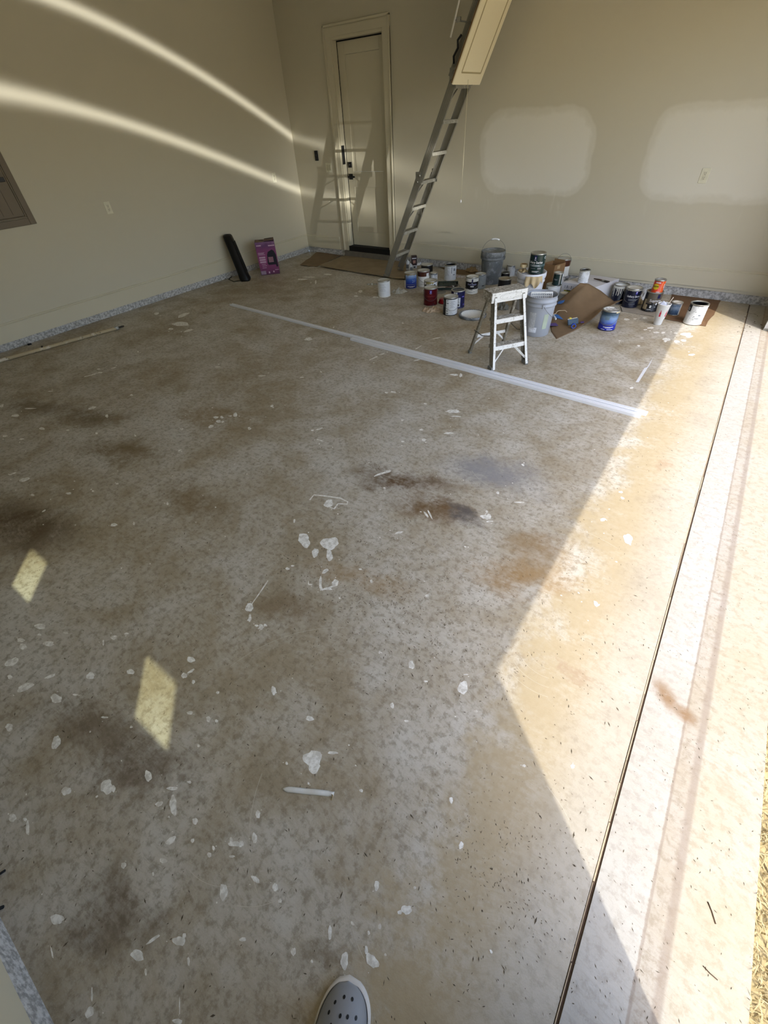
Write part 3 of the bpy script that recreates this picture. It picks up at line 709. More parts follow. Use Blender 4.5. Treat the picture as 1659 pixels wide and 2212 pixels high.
# ================================================================== STEP STOOL LADDER
def step_ladder():
    t = thing('step_ladder', 'short paint-splattered aluminium step ladder with two steps and a cap', 'step ladder', (-1.389, 3.438, 0), math.atan2(.803, .595))
    FL = lambda x, z: Vector((x + .035 * (z / .58) * (1 if x < .18 else -1), .17 * z / .58, z))
    for x in (.012, .358):
        m = MB(); s_ = -1 if x < .18 else 1
        a, b = FL(x, .004), FL(x, .56); m.bar(a, b, .004, .062, (0, 1, 0))
        dn = Vector((0, .96, -.28)); 
        for q in (-1, 1): m.bar(a + dn * q * .029 - Vector((s_ * .009, 0, 0)), b + dn * q * .029 - Vector((s_ * .009, 0, 0)), .020, .004, (0, 1, 0))
        r_ = m.build('front_rail', M_SPLD, t); f = MB(); f.bar(a + Vector((-s_ * .009, -.031, .012)), b + Vector((-s_ * .009, -.031, 0)), .021, .003, (0, 1, 0)); f.build('rail_edge', M_SPLW, r_)
        MB().box(FL(x, .018) + Vector((0, .004, 0)), (.030, .070, .034)).build('foot', mat('grey_rubber', (120, 120, 116), .7), r_, .004)
    for x in (.012, .358):
        s_ = 1 if x < .18 else -1; a, b = Vector((x, .42, .004)), Vector((x + s_ * .04, .235, .56)); m = MB(); m.bar(a, b, .022, .026, (0, 1, 0)); r_ = m.build('rear_leg', M_SPLD, t)
        MB().box(a + Vector((0, 0, .012)), (.028, .034, .030)).build('foot', bpy.data.materials['grey_rubber'], r_, .004)
    c = MB(); c.box((.185, .213, .594), (.335, .150, .012)); c.box((.185, .141, .560), (.335, .006, .078)); c.box((.185, .285, .562), (.335, .006, .074)); 
    for x in (.020, .350): c.box((x, .213, .562), (.005, .145, .074))
    cap = c.build('cap', M_SPL, t, .002)
    f = boxo('cap_face', M_SPLW, cap, (.021, .1355, .522), (.349, .1378, .598))
    e = MB(); pts = [(.20 + .105 * math.cos(2 * math.pi * i / 36), .1350, .560 + .026 * math.sin(2 * math.pi * i / 36)) for i in range(37)]; e.tube(pts, .0011, 5, False)
    e.tube([(.20 + .085 * math.cos(2 * math.pi * i / 36), .1350, .560 + .019 * math.sin(2 * math.pi * i / 36)) for i in range(37)], .0008, 5, False); e.build('cap_emblem', mat('emboss_line', (190, 187, 178), .6), cap)
    for z in (.400, .195):
        y = .17 * z / .58; w = .346 - .07 * z / .58; m = MB(); m.box((.185, y + .012, z), (w, .078, .006)); m.box((.185, y - .026, z - .016), (w, .004, .036)); m.box((.185, y + .050, z - .014), (w, .004, .030))
        st = m.build('step', M_SPL, t); boxo('step_face', M_SPLW, st, (.185 - w / 2, y - .0305, z - .034), (.185 + w / 2, y - .0282, z + .002))
        if z < .3:
            for s_ in (-1, 1): MB().bar((.185 + s_ * .055, y - .024, z - .03), (.185 + s_ * .158, -.004, .062), .004, .018, (0, -.2, 1)).build('brace', M_SPLW, st)
    rb = MB(); rb.bar((.03, .365, .175), (.34, .365, .175), .006, .026); 
    for s_ in (-1, 1): rb.bar((.185 + s_ * .07, .365, .17), (.185 + s_ * .165, .395, .085), .004, .014)
    rb.build('rear_brace', M_SPLW, t)
    for x in (-.002, .372):
        MB().tube([(x + (.016 if x < .1 else -.016), .085, .275), (x + (.010 if x < .1 else -.010), .215, .235), (x, .345, .245)], .004, 6).build('spreader', M_WIRE, t)
step_ladder()

# ================================================================== LONG WHITE TRIM STRIPS
def strips():
    a0, a1 = G(500, 659), G(1397, 896)
    def prof_strip(name, label, p0, p1, w, h, grooves):
        d = (p1 - p0); L = d.length; yaw = math.atan2(d.y, d.x)
        t = thing(name, label, 'trim strip', p0, yaw, 'white trim strips on the floor')
        m = MB(); m.box((L / 2, 0, h / 2), (L, w, h)); m.build('strip', M_PVC, t, .001)
        for g, gw, gh in grooves: boxo('ridge', M_PVC, t, (0, g - gw / 2, h), (L, g + gw / 2, h + gh))
        return t
    n = (a1 - a0).normalized(); s_ = Vector((n.y, -n.x, 0)); b0 = a0 + n * (G(757, 735) - a0).dot(n) + s_ * .0555; b1 = a1 - n * .03 + s_ * .0555
    prof_strip('trim_strip', 'longer white grooved trim strip lying across the floor', a0, a1, .052, .012, [(-.019, .012, .007), (.019, .012, .004)])
    prof_strip('trim_strip', 'shorter white grooved trim strip laid against the longer one', b0, b1, .056, .014, [(-.020, .014, .008), (.010, .020, .003)])
strips()

# ================================================================== PAINT CANS AND BUCKETS
S20 = grad_mat('blue_gradient_label', .19, [(0, (14, 22, 92)), (.35, (22, 46, 140)), (.62, (52, 92, 168)), (.82, (140, 164, 200)), (1, (190, 200, 214))])
SDUR = grad_mat('deep_blue_wave_label', .19, [(0, (22, 40, 150)), (.30, (28, 48, 160)), (.46, (96, 124, 184)), (.64, (120, 146, 178)), (.80, (60, 82, 100)), (1, (34, 48, 58))], noise=.22)
SQ = grad_mat('blue_swirl_label', .12, [(0, (36, 56, 84)), (.35, (62, 88, 118)), (.6, (128, 146, 168)), (.8, (82, 104, 130)), (1, (150, 156, 162))], noise=.6)
can('paint_can', 'plain white paint can standing alone beside the attic ladder foot', 830.3, 643, body=M_WHT2, bands=[(.07, .90, -60, 62, M_WHT)], lines=ln(9, .40, .84, -45, 20, .0018, M_GREYP), bail=None)
can('paint_can', 'blue gradient paint can marked 20 with a dripped tan rim', 887, 625.5, body=M_TIN2, bands=[(.05, .92, -50, 95, S20), (.05, .55, -95, -52, M_WHT), (.55, .80, -95, -60, M_BLK)], texts=[('20', .048, .50, 30, mat('pale_blue_print', (136, 158, 200), .5))],
    lines=[(.30, -40, 50, .006, M_GREYP), (.18, -30, 45, .007, M_PRINT), (.14, -10, 25, .004, M_PRINT)], drips=(mat('tan_paint', (150, 134, 96), .5), 8, -80, 80, .16, 4))
can('paint_can', 'white paint can with a brown upper band in front of the black and white one', 914.2, 620.5, body=M_WHT2, bands=[(.66, .93, -120, 120, M_BRN), (.66, .86, 30, 62, M_WHT)], lines=ln(3, .14, .22, -30, 50, .002, M_GREYP), bail='down', bail_a=20)
can('paint_can', 'black topped white paint can standing behind the brown banded one', 921.8, 606.5, body=M_WHT2, bands=[(.52, .94, -120, 120, M_BLK)], lines=ln(3, .3, .44, 30, 70, .003, M_GREYP))
can('paint_can', 'small white quart can smeared with dark drips behind the yellow dripped can', 936.4, 612.5, .054, .124, body=M_WHT2, bands=[(.08, .9, -70, 90, M_WHT)], lines=ln(4, .3, .8, 5, 60, .004, M_GREYP), drips=(M_GREYP, 5, -60, 70, .4, 9))
can('paint_can', 'paint can with yellow and black drips directly behind the dark red can', 929.3, 644.5, body=mat('green_grey_can', (58, 66, 60), .4), bands=[(.5, .92, -65, 95, M_WHT), (.55, .8, -62, -38, M_BLK), (.62, .82, 30, 48, M_BLK)], drips=(mat('mustard_drip', (150, 132, 60), .5), 7, -40, 30, .22, 12))
can('paint_can', 'dark red paint can with a small blue badge and wire handle', 929.6, 661, body=M_RED, bands=[(.05, .93, -130, 130, M_RED), (.70, .90, -8, 10, M_BLUE)], texts=[('SuperPaint', .026, .56, 2, M_REDT), ('C', .035, .17, -38, M_REDT)],
    lines=[(.815, -2, 5, .013, M_PRINT), (.715, -6, 8, .004, M_PRINT), (.36, -32, 30, .005, M_REDT), (.18, 34, 46, .005, M_REDT)], bail='down')
can('paint_can', 'black paint can with a tall white instruction label at the front', 971.7, 682.5, body=M_BLK, bands=[(.04, .90, -38, 86, M_WHT)], texts=[('Q', .045, .72, -62, M_GREYP)],
    lines=ln(6, .12, .84, -35, -14, .010, M_GREYP) + ln(10, .45, .82, -4, 40, .002, M_GREYP) + ln(4, .1, .22, -4, 30, .002, M_GREYP), bail='down', bail_a=16, lid=M_LIDW)
can('paint_can', 'navy paint can with a dark lid tucked behind the white labelled can', 987.5, 667, body=M_NAVY, bands=[(.05, .93, 12, 130, M_NAVY), (.10, .62, -30, 22, M_WHT), (.72, .93, -36, -6, M_WHT)], lines=ln(6, .36, .58, -20, 18, .0025, M_GREYP) + [(.2, -2, 14, .022, M_BLK), (.66, 36, 60, .010, mat('violet_print', (110, 96, 190), .5)), (.2, 50, 70, .012, bpy.data.materials['violet_print'])], lid=mat('dark_grey_lid', (62, 68, 72), .4, .2), bail='up', bail_a=75)
can('paint_can', 'open white paint can turned with its barcode label sideways behind the paint tray', 971.7, 607, body=M_WHT2, top='open', level=.80, bands=[(.05, .92, -80, 100, M_WHT)], texts=[], lines=ln(10, .35, .85, -50, -8, .002, M_GREYP) + [(.68, 10, 16, .075, M_GREYP), (.70, 32, 52, .030, M_GREYP), (.38, 28, 50, .007, M_BLK), (.5, -70, 60, .0015, M_GREYP)])
can('paint_can', 'white paint can with a black label band and blue badge next to the paint tray', 1017.5, 636, body=M_WHT2, lid=M_WHT2, bands=[(.30, .74, -75, 75, M_BLK), (.66, .90, -3, 9, M_NAVY)], texts=[('ProClassic', .028, .59, 2, mat('lilac_print', (150, 152, 190), .5))], lines=[(.47, -12, 18, .012, M_PRINT), (.68, -2, 7, .004, M_PRINT), (.12, -28, 14, .005, M_GREYP), (.14, 18, 32, .005, M_GREYP), (.24, -4, 12, .004, M_GREYP)], bail='down', bail_a=-6)
can('paint_can', 'dull grey paint can half hidden beside the dark grey bucket', 1036, 625, .072, .17, body=mat('grey_can', (134, 138, 138), .5), bands=[(.3, .9, -60, 90, mat('grey_label', (142, 147, 148), .5))], lines=[(.22, 20, 50, .008, M_BLK)])
bucket('bucket', 'dark grey five gallon bucket with a lid and raised wire handle', 1058, 616, .128, .148, .37, M_PLASD, closed=M_PLASD, bail='up', bail_a=-12)
can('paint_can', 'small white can standing between the grey bucket and the lidded white bucket', 1102, 598, .060, .135, body=M_WHT2, bands=[(.1, .9, -60, 80, M_WHT)], drips=(M_GREYP, 4, 20, 70, .5, 3))
can('paint_can', 'tin quart can against the wall behind the lidded white bucket', 1121, 596, .056, .124, body=M_TIN)
can('paint_can', 'black sided can with a tan lid close behind the step ladder cap', 1086, 640, .080, .185, body=M_BLK, lid=mat('tan_lid', (150, 138, 116), .5))
can('paint_can', 'small black can with a dark lid next to the grey bucket', 1090, 608, .058, .10, body=M_BLK, lid=M_BLK)
bw = bucket('bucket', 'white lidded bucket carrying a dark green can and a rag', 1135, 672, .130, .150, .37, M_PLASW, closed=M_PLASW, group=None)
GP = bw.location
can('paint_can', 'dark green paint can with a silver lid standing on the white bucket', 0, 0, body=M_GRN, pos=Vector((GP.x + .045, GP.y - .02, .3755)), lid=M_TIN, bands=[(.05, .93, -130, 130, M_GRN), (.66, .92, -26, -6, M_NAVY), (.36, .48, -120, 120, mat('teal_band', (58, 80, 84), .3))],
    texts=[('Gallery Series', .030, .575, -16, M_PRINT), ('Q', .03, .80, 62, M_PRINT)], lines=[(.80, -19, -13, .018, M_PRINT), (.70, -22, -10, .005, M_PRINT), (.44, -40, 20, .003, M_PRINT), (.39, -40, 24, .002, M_PRINT), (.28, -44, -6, .004, M_GREYP), (.28, 8, 36, .012, M_GREYP), (.14, -30, 22, .004, M_PRINT), (.10, -30, 12, .003, M_PRINT)])
# front bucket with a paint grid
fb = bucket('bucket', 'open light grey bucket with a paint grid beside the step ladder', 1154, 728.5, .128, .149, .37, M_PLAS, bail='down', bail_a=104)
def front_bucket_bits():
    r0, r1, h = .128, .145, .37; R = lambda z: r0 + (r1 - r0) * z / h + .0012
    def patch(name, mt, z0, z1, a0, a1):
        m = MB(); n = 8; vs = []
        for i in range(n + 1):
            a = math.radians(a0 + (a1 - a0) * i / n)
            for z in (z0, z1): vs.append((R(z) * math.cos(a), R(z) * math.sin(a), z))
        m.add(vs, [(2 * i, 2 * i + 2, 2 * i + 3, 2 * i + 1) for i in range(n)], True).build(name, mt, fb)
    patch('label', splat_mat('printed_sticker', (176, 178, 180), (196, 198, 200), .4, 60, (110, 112, 116)), .085, .235, -36, -8); patch('label', splat_mat('printed_sticker_b', (200, 204, 212), (222, 226, 232), .5, 70, (90, 92, 98)), .045, .095, -32, 2)
    patch('paint_smear', mat('pale_green_paint', (170, 180, 160), .6, var=.1), .08, .22, 24, 44)
    # flat paint grid leaning inside the mouth
    t = thing('paint_grid', 'white perforated paint grid standing in the open grey bucket', 'paint grid', fb.location, fb.rotation_euler[2] + math.radians(8))
    w, z0, z1, x = .115, .16, .375, .018; nx, nz = 11, 9; m = MB()
    w = .098; x = -.045; z1 = .366; kx = .42; X_ = lambda z: x + (z1 - z) * kx; U_ = Vector((-kx, 0, 1)).normalized(); V_ = Vector((1, 0, kx)).normalized()
    for i in range(nx + 1): y = -w + 2 * w * i / nx; m.bar((X_(z0), y, z0), (X_(z1), y, z1), .0075, .004, V_)
    for j in range(nz + 1): z = z0 + (z1 - z0) * j / nz; m.bar((X_(z), -w, z), (X_(z), w, z), .0085, .004, V_)
    m.build('mesh_panel', M_WHT2, t)
    f = MB(); f.bar((X_(z1), -w - .004, z1), (X_(z1), w + .004, z1), .018, .014, V_)
    for q in (-w, w): f.bar((X_(z0), q, z0), (X_(z1), q, z1), .012, .014, V_)
    f.bar((X_(.155), -w, .155), (X_(.155), w, .155), .02, .012, V_); f.bar((X_(.02), -.05, .02), (X_(.155), -.05, .155), .012, .008, V_); f.bar((X_(.02), .05, .02), (X_(.155), .05, .155), .012, .008, V_); f.build('grid_frame', M_SPLW, t, .002)
front_bucket_bits()
def floor_lid():
    t = thing('pail_top', 'white bucket lid with a blue grey rim lying upside down on the floor', 'lid', G(1020.5, 683))
    MB().lathe([(0, .006), (.128, .006), (.132, .024), (.137, .026), (.139, .020)], 40).build('disc', M_WHT2, t)
    MB().lathe([(.0, .001), (.146, .001), (.152, .004), (.154, .022), (.150, .027), (.144, .027), (.139, .020)], 40).build('rim', M_PLASD, t)
    m = MB()
    for i in range(40):
        a = 2 * math.pi * i / 40; m.box((.132 * math.cos(a), .132 * math.sin(a), .0265), (.010, .004, .004), Matrix.Rotation(a, 3, 'Z'))
    m.build('rim_notches', M_PLASD, t)
floor_lid()
can('paint_can', 'white dripped paint can carrying a small green can', 1188, 656, body=M_WHT2, bands=[(.05, .92, -70, 90, M_WHT)], drips=(M_WHT2, 16, -100, 100, .7, 21), lines=ln(5, .45, .8, -62, -48, .012, M_BLK))
P_ = G(1188, 656); d_ = Vector((P_.x, P_.y, 0)).normalized(); P_ = P_ + d_ * .083
can('paint_can', 'small dark green quart can on top of the white dripped can', 0, 0, .054, .124, pos=Vector((P_.x + .030, P_.y + .0, .1902)), body=mat('deep_green_tin', (22, 48, 42), .18, .4, .6), bands=[(.05, .93, -35, 20, M_GRN), (.05, .93, 62, 130, M_WHT), (.05, .93, 20, 40, M_TIN2)], texts=[('Paint', .020, .48, -22, M_GREYP)])
can('paint_can', 'small can with a cream lid in front of the white carton', 1213, 660, .055, .124, body=mat('pale_grey_can', (150, 152, 150), .5), lid=mat('cream_lid', (206, 196, 168), .5))
# tall brown box with a brown and white can behind it
def brown_box():
    h = .306; P = [G(1171.5, 569, h), G(1199, 573.5, h), G(1222.7, 567, h)]; P.append(P[0] + P[2] - P[1]); c = sum(P, Vector()) / 4; c.z = 0
    t = thing('cardboard_box', 'tall open brown cardboard box standing among the cans', 'cardboard box', c)
    Q = [Vector((p.x - c.x, p.y - c.y, 0)) for p in P]
    for i in range(4):
        a, b = Q[i], Q[(i + 1) % 4]; n = Vector(((b - a).y, -(b - a).x, 0)).normalized(); m = MB(); e = (b - a).normalized() * .002
        m.add([a + e, b - e, b - e - n * .005, a + e - n * .005] + [v + Vector((0, 0, h)) for v in (a + e, b - e, b - e - n * .005, a + e - n * .005)], [(0, 3, 2, 1), (4, 5, 6, 7), (0, 1, 5, 4), (1, 2, 6, 5), (2, 3, 7, 6), (3, 0, 4, 7)]); m.build('side', M_CARD, t)
    m = MB(); m.prism([(q * .96)[:2] for q in Q], .002, .008); m.build('bottom', M_CARD, t)
    a, b = Q[1], Q[2]; m = MB(); m.bar(a.lerp(b, .25) + Vector((0, 0, h - .03)) , a.lerp(b, .5) + Vector((0, 0, h - .03)), .001, .035); o = m.build('tape_patch', mat('packing_tape', (178, 150, 112), .35), t); o.location = Vector(((b - a).y, -(b - a).x, 0)).normalized() * .0012
    a, b = Q[2], Q[3]; MB().bar(a.lerp(b, .1) + Vector((0, 0, h + .012)), a.lerp(b, .9) + Vector((0, 0, h + .012)), .004, .024).build('flap', M_CARD, t)
brown_box()
pc = G(1214, 608); pc = Vector((pc.x, 6.13, 0))
can('paint_can', 'white quart can hidden behind the tall brown box under a brown banded can', 0, 0, .055, .118, pos=Vector((pc.x + .02, pc.y, 0)), body=M_WHT2)
can('paint_can', 'brown banded white can with its wire handle raised behind the tall brown box', 0, 0, pos=Vector((pc.x + .02, pc.y, .1182)), body=M_WHT2, bands=[(.60, .93, -130, 130, M_BRN), (.66, .84, -22, -6, M_NAVY)], lines=[(.76, -18, -12, .010, M_PRINT)], bail='up', bail_a=10)
# white carton
def carton():
    h = .20; A, B, C = G(1215, 609.5, h), G(1286, 620.5, h), G(1338, 602, h); D = A + C - B; c = (A + B + C + D) / 4; c.z = 0
    t = thing('carton', 'closed white carton carrying a dripped quart can and a brush', 'carton', c)
    Q = [Vector((p.x - c.x, p.y - c.y, 0)) for p in (A, B, C, D)]
    m = MB(); m.prism([q[:2] for q in Q], .001, h); m.build('body', mat('white_carton', (196, 194, 196), .7, var=.05, scale=5), t, .002)
    n = Vector(((Q[1] - Q[0]).y, -(Q[1] - Q[0]).x, 0)).normalized(); X = (Q[1] - Q[0]).normalized(); L = (Q[1] - Q[0]).length
    def face(name, mt, x0, x1, z0, z1, o=.0012):
        a = Q[0] + X * (L * x0) + n * o; b = Q[0] + X * (L * x1) + n * o
        MB().add([a + Vector((0, 0, z0)), b + Vector((0, 0, z0)), b + Vector((0, 0, z1)), a + Vector((0, 0, z1))], [(0, 1, 2, 3)]).build(name, mt, t)
    face('yellow_label', mat('olive_yellow', (150, 140, 30), .6), .10, .42, .075, .125); face('label_bar', M_BLK, .18, .40, .122, .130, .0018); face('stain', M_BLK, .52, .60, .085, .115)
    M_ = MB()
    for i_, (w_, h_) in enumerate([(.006, .030), (.014, .030), (.005, .024), (.012, .030), (.004, .030), (.010, .026), (.004, .030), (.013, .030), (.006, .024)]):
        a_ = Q[0] + X * (L * .10 + i_ * .024) + n * .0018; M_.add([a_ + Vector((0, 0, .145)), a_ + X * w_ + Vector((0, 0, .145)), a_ + X * w_ + Vector((0, 0, .145 + h_)), a_ + Vector((0, 0, .145 + h_))], [(0, 1, 2, 3)])
    M_.build('lettering', M_GREYP, t)['kind'] = 'stuff'
    m = MB(); a, b = Q[0].lerp(Q[3], .5), Q[1].lerp(Q[2], .5); m.bar(a + Vector((0, 0, h + .0006)), b + Vector((0, 0, h + .0006)), .003, .001); m.build('flap_seam', M_GREYP, t)
    return t, A, B, C, D, h
cart, cA, cB, cC, cD, cH = carton()
q_ = cA.lerp(cB, .42).lerp(cD.lerp(cC, .42), .26)
can('paint_can', 'white quart can caked in drips standing on the white carton', 0, 0, .058, .130, pos=Vector((q_.x, q_.y, cH + .0012)), body=splat_mat('dripped_white_tin', (150, 148, 144), (222, 224, 228), .75, 30, (84, 82, 80)), top='open', level=.85, bands=[(.1, .45, -30, 60, M_WHT)], drips=(M_WHT2, 10, -90, 60, .5, 31))
def brush(name, label, p, yaw, z, L=.20):
    t = thing(name, label, 'paint brush', Vector((p.x, p.y, z)), yaw)
    m = MB(); m.tube([(0, 0, .008), (L * .3, 0, .009), (L * .55, 0, .010)], .008, 8, radii=[.004, .008, .007]); m.build('handle', mat('dark_wood', (66, 46, 34), .5), t)
    MB().box((L * .62, 0, .009), (L * .14, .034, .014)).build('ferrule', M_TIN2, t, .002); MB().box((L * .83, 0, .008), (L * .28, .036, .011), None, None).build('bristles', mat('bristle', (44, 38, 34), .9), t, .003)
q_ = cA.lerp(cB, .50).lerp(cD.lerp(cC, .50), .62); v_ = cC - cD
brush('paint_brush', 'dark handled paint brush lying on the white carton', q_, math.atan2(v_.y, v_.x) - .25, cH + .001, .20)
# cluster by the back wall, right side
can('paint_can', 'open dark paint can with white paint run down its sides', 1331, 657, body=M_NAVY2, top='open', inside=M_WHT2, level=.80, bands=[(.84, .95, -170, 170, M_WHT2)], drips=(M_WHT2, 34, -120, 120, .62, 8))
can('paint_can', 'dark navy paint can with a violet badge on the grey mat', 1357.5, 665, z=.0105, body=M_NAVY2, bands=[(.04, .93, -130, 130, M_NAVY2), (.72, .90, 20, 34, M_BLUE)], texts=[('Gallery Series', .027, .60, 14, M_PRINT)], lines=[(.82, 24, 30, .014, M_PRINT), (.46, -22, 42, .003, M_GREYP), (.42, -22, 38, .003, M_GREYP), (.38, -20, 40, .003, M_GREYP), (.28, -6, 34, .003, M_GREYP), (.20, -10, 36, .005, M_GREYP), (.12, -4, 28, .003, M_GREYP)], drips=(mat('cream_drip', (170, 166, 150), .5), 6, -70, 80, .10, 2), bail='down', bail_a=-10)
c26 = can('paint_can', 'taupe and black paint can with tan stickers carrying a red can', 1400, 673.5, z=.0105, body=M_BLK, top='open', inside=M_TIN2, level=.93, bands=[(.42, .93, -40, 90, M_TAUPE), (.70, .90, 30, 52, M_NAVY), (.10, .62, -58, -38, M_TAN), (.10, .36, -40, -22, M_TAN), (.20, .34, -4, 8, M_WHT), (.36, .47, 32, 42, M_WHT), (.34, .50, 2, 14, M_BLK)], texts=[('Supreme', .036, .58, 28, M_PRINT)], lines=[(.12, -18, 12, .005, M_PRINT), (.06, -22, 0, .003, M_GREYP), (.26, 26, 38, .014, M_GREYP)])
P_ = c26.location
rc = can('putty_can', 'orange red putty can with a yellow disc on top of the taupe can', 0, 0, .0565, .128, cat='can', group=None, pos=Vector((P_.x + .012, P_.y - .004, .0105 + .19 * .93 + .0005)), body=mat('orange_red_label', (206, 66, 34), .3), lid=mat('grey_plastic_lid', (146, 144, 140), .45), yaw=14,
    bands=[(.05, .92, 28, 130, mat('orange_label', (222, 92, 44), .3)), (.05, .92, 18, 24, mat('pale_orange', (240, 150, 100), .3))], lines=[(.80, -50, 0, .010, M_PRINT), (.12, -20, 14, .006, M_PRINT), (.55, 44, 52, .04, M_PRINT)])
def disc_label():
    r = .0565 + .0003; n = 24; vs = [(r * math.cos(math.radians(-38)), r * math.sin(math.radians(-38)), .128 * .50)]
    for i in range(n): a = 2 * math.pi * i / n; q = math.radians(-38) + .030 * math.cos(a) / r; vs.append((r * math.cos(q), r * math.sin(q), .128 * .50 + .028 * math.sin(a)))
    MB().add(vs, [(0, 1 + i, 1 + (i + 1) % n) for i in range(n)], True).build('yellow_disc', mat('yellow_disc', (214, 184, 40), .4), rc)
    m = MB(); wrap_text(m, 'PUTTY', .019, r + .0005, .128 * .5, -38, .0008); m.build('print', M_BLK, rc)
disc_label()
def foam_cup():
    P = G(1418.4, 702.5); d = Vector((P.x, P.y, 0)).normalized(); pos = P + d * .037
    t = thing('foam_cup', 'tall white foam drink cup with a straw and red bottle print', 'cup', pos, face_cam(pos))
    pr = [(0, 0), (.035, 0), (.037, .003), (.041, .052), (.0455, .056), (.0585, .192), (.061, .194), (.061, .199), (.056, .199), (.0555, .192), (.043, .060), (0, .058)]
    MB().lathe(pr, 32).build('body', mat('foam', (218, 218, 216), .7, var=.03), t)
    MB().lathe([(.0555, .185), (.050, .186), (.0, .184)], 24).build('drink', mat('drink_film', (190, 196, 208), .3), t)
    crumple_ = MB().grid(lambda u, v: ((2 * u - 1) * .030 + .004, (2 * v - 1) * .032 - .012, .192 + .022 * (1 - (2 * u - 1) ** 2) * (1 - (2 * v - 1) ** 2) * (1 + .5 * math.sin(9 * u) * math.cos(8 * v))), 8, 8, False); crumple_.build('crushed_lid', mat('clear_lid', (200, 206, 222), .2), t)
    MB().tube([(-.018, .012, .07), (-.006, .030, .192), (.010, .052, .265)], .0032, 8).build('straw', mat('straw', (214, 206, 190), .5), t)
    R = lambda z: .0462 + (.0585 - .0455) * (z - .056) / .136
    prof = [(.086, .0075), (.096, .0082), (.104, .0064), (.112, .0078), (.124, .0070), (.132, .0034), (.146, .0026), (.148, 0)]
    def bottle(a0, mt):
        m = MB(); vs = []; 
        for z, w in prof: r = R(z); a = math.radians(a0); vs += [(r * math.cos(a - w / r), r * math.sin(a - w / r), z), (r * math.cos(a + w / r), r * math.sin(a + w / r), z)]
        k = len(prof); m.add(vs, [(2 * i, 2 * i + 1, 2 * i + 3, 2 * i + 2) for i in range(k - 1)]).build('bottle_print', mt, t)
    bottle(-6, mat('red_print', (186, 34, 58), .5)); bottle(58, bpy.data.materials['red_print'])
foam_cup()
can('paint_can', 'small blue swirl quart can between the foam cup and the open white can', 1452, 682, .056, .124, z=.005, body=M_TIN2, bands=[(.04, .90, -75, 52, SQ), (.04, .90, 54, 64, M_WHT)])
can('paint_can', 'open white paint can with a black mouth at the edge of the sunlight', 1492, 702.5, z=.005, body=M_WHT2, top='open', inside=M_DARK, level=.35, bands=[(.05, .92, -42, 95, splat_mat('scuffed_white_label', (206, 208, 208), (222, 224, 224), .5, 26, (110, 110, 112))), (.62, .95, -80, -40, M_BLK), (.05, .55, -80, -43, M_WHT)], lines=[(.97 - .03, -30, 70, .004, M_BLK), (.5, 20, 34, .010, M_GREYP), (.34, 4, 30, .004, M_GREYP)], drips=(M_WHT2, 5, 30, 90, .12, 5), texts=[('Q', .034, .74, -60, M_PRINT)])
can('paint_can', 'blue paint can with pale wave artwork standing in front of the kraft board', 1307, 715.5, body=M_NAVY2, bands=[(.04, .92, -125, 125, SDUR), (.56, .74, -24, 6, mat('slate_blob', (108, 128, 142), .5)), (.04, .30, -125, 125, mat('royal_blue', (26, 42, 156), .3))], lines=[(.34, -28, 44, .004, M_GREYP), (.29, -28, 40, .004, M_GREYP), (.20, -22, 48, .006, M_PRINT), (.16, -8, 30, .004, M_PRINT), (.08, -34, -8, .005, M_PRINT), (.08, 6, 46, .005, M_PRINT)], drips=(mat('cream_rim_drip', (206, 192, 150), .5), 4, 40, 80, .08, 6), bail='down', bail_a=-4, lid=splat_mat('scuffed_lid', (150, 148, 144), (214, 212, 206), .55, 24, (70, 68, 66)))
# mats under the cans
sheet('cardboard_mat', 'thin grey cardboard mat under the navy and taupe cans', 'cardboard', [(1340, 661), (1343, 673.5), (1411, 684.5), (1424, 664), (1392, 640)], M_CARDG, .001, .005, .003, 2)
sheet('cardboard_mat', 'brown cardboard mat under the open white can beside the curb', 'cardboard', [(1452, 633), (1432, 689), (1476, 697.5), (1524, 705), (1546, 673), (1560, 642)], mat('brown_mat', (112, 84, 58), .85, var=.22, scale=8), .001, .003, .006, 5)
crumple('rag', 'crumpled tan rag between the navy and taupe cans', 'rag', 1381, 655, .05, .045, .10, M_RAG, 3, .0105)
crumple('paper_scrap', 'white crumpled paper behind the navy can by the curb', 'paper', 1386, 648, .05, .04, .12, M_WHT, 8, .0105)

# ---------------------------------------------------------------- bent kraft board with scraps on it
def lerpl(L, t):
    n = len(L) - 1; k = min(n - 1, int(t * n)); f = t * n - k; return [a * (1 - f) + b * f for a, b in zip(L[k], L[k + 1])]
TQ = [(1202, 732, .003), (1241, 714, .004), (1278, 690, .022), (1300, 670, .085), (1345, 647, .10)]
LK = [(1186, 690, .003), (1193, 668, .035), (1207, 649, .10), (1231, 629, .19), (1254, 611, .262)]
TL = [(1202, 732, .003), (1191, 716, .003), (1186, 690, .003)]
QK = [(1345, 647, .10), (1327, 651, .075), (1298, 628, .165), (1272, 613, .25), (1254, 611, .262)]
BAD = []
def board(u, v):
    a, b, c, d = lerpl(TQ, u), lerpl(LK, u), lerpl(TL, v), lerpl(QK, v)
    cor = [TQ[0], TQ[-1], LK[0], LK[-1]]
    P = [(1 - v) * a[i] + v * b[i] + (1 - u) * c[i] + u * d[i] - ((1 - u) * (1 - v) * cor[0][i] + u * (1 - v) * cor[1][i] + (1 - u) * v * cor[2][i] + u * v * cor[3][i]) for i in range(3)]
    return P
BO = G(1241, 690)
def board_pt(u, v):
    p = board(u, v); return G(p[0], p[1], max(.003, p[2]))
BG = [(board(i / 40, j / 40)) for i in range(41) for j in range(41)]
def board_z(px, py):
    return max(.003, min(BG, key=lambda q: (q[0] - px) ** 2 + (q[1] - py) ** 2)[2])
kb = MB().grid(lambda u, v: board_pt(u, v) - BO, 36, 24).build('kraft_board', M_CARD2, None, solid=.004); kb.location = BO
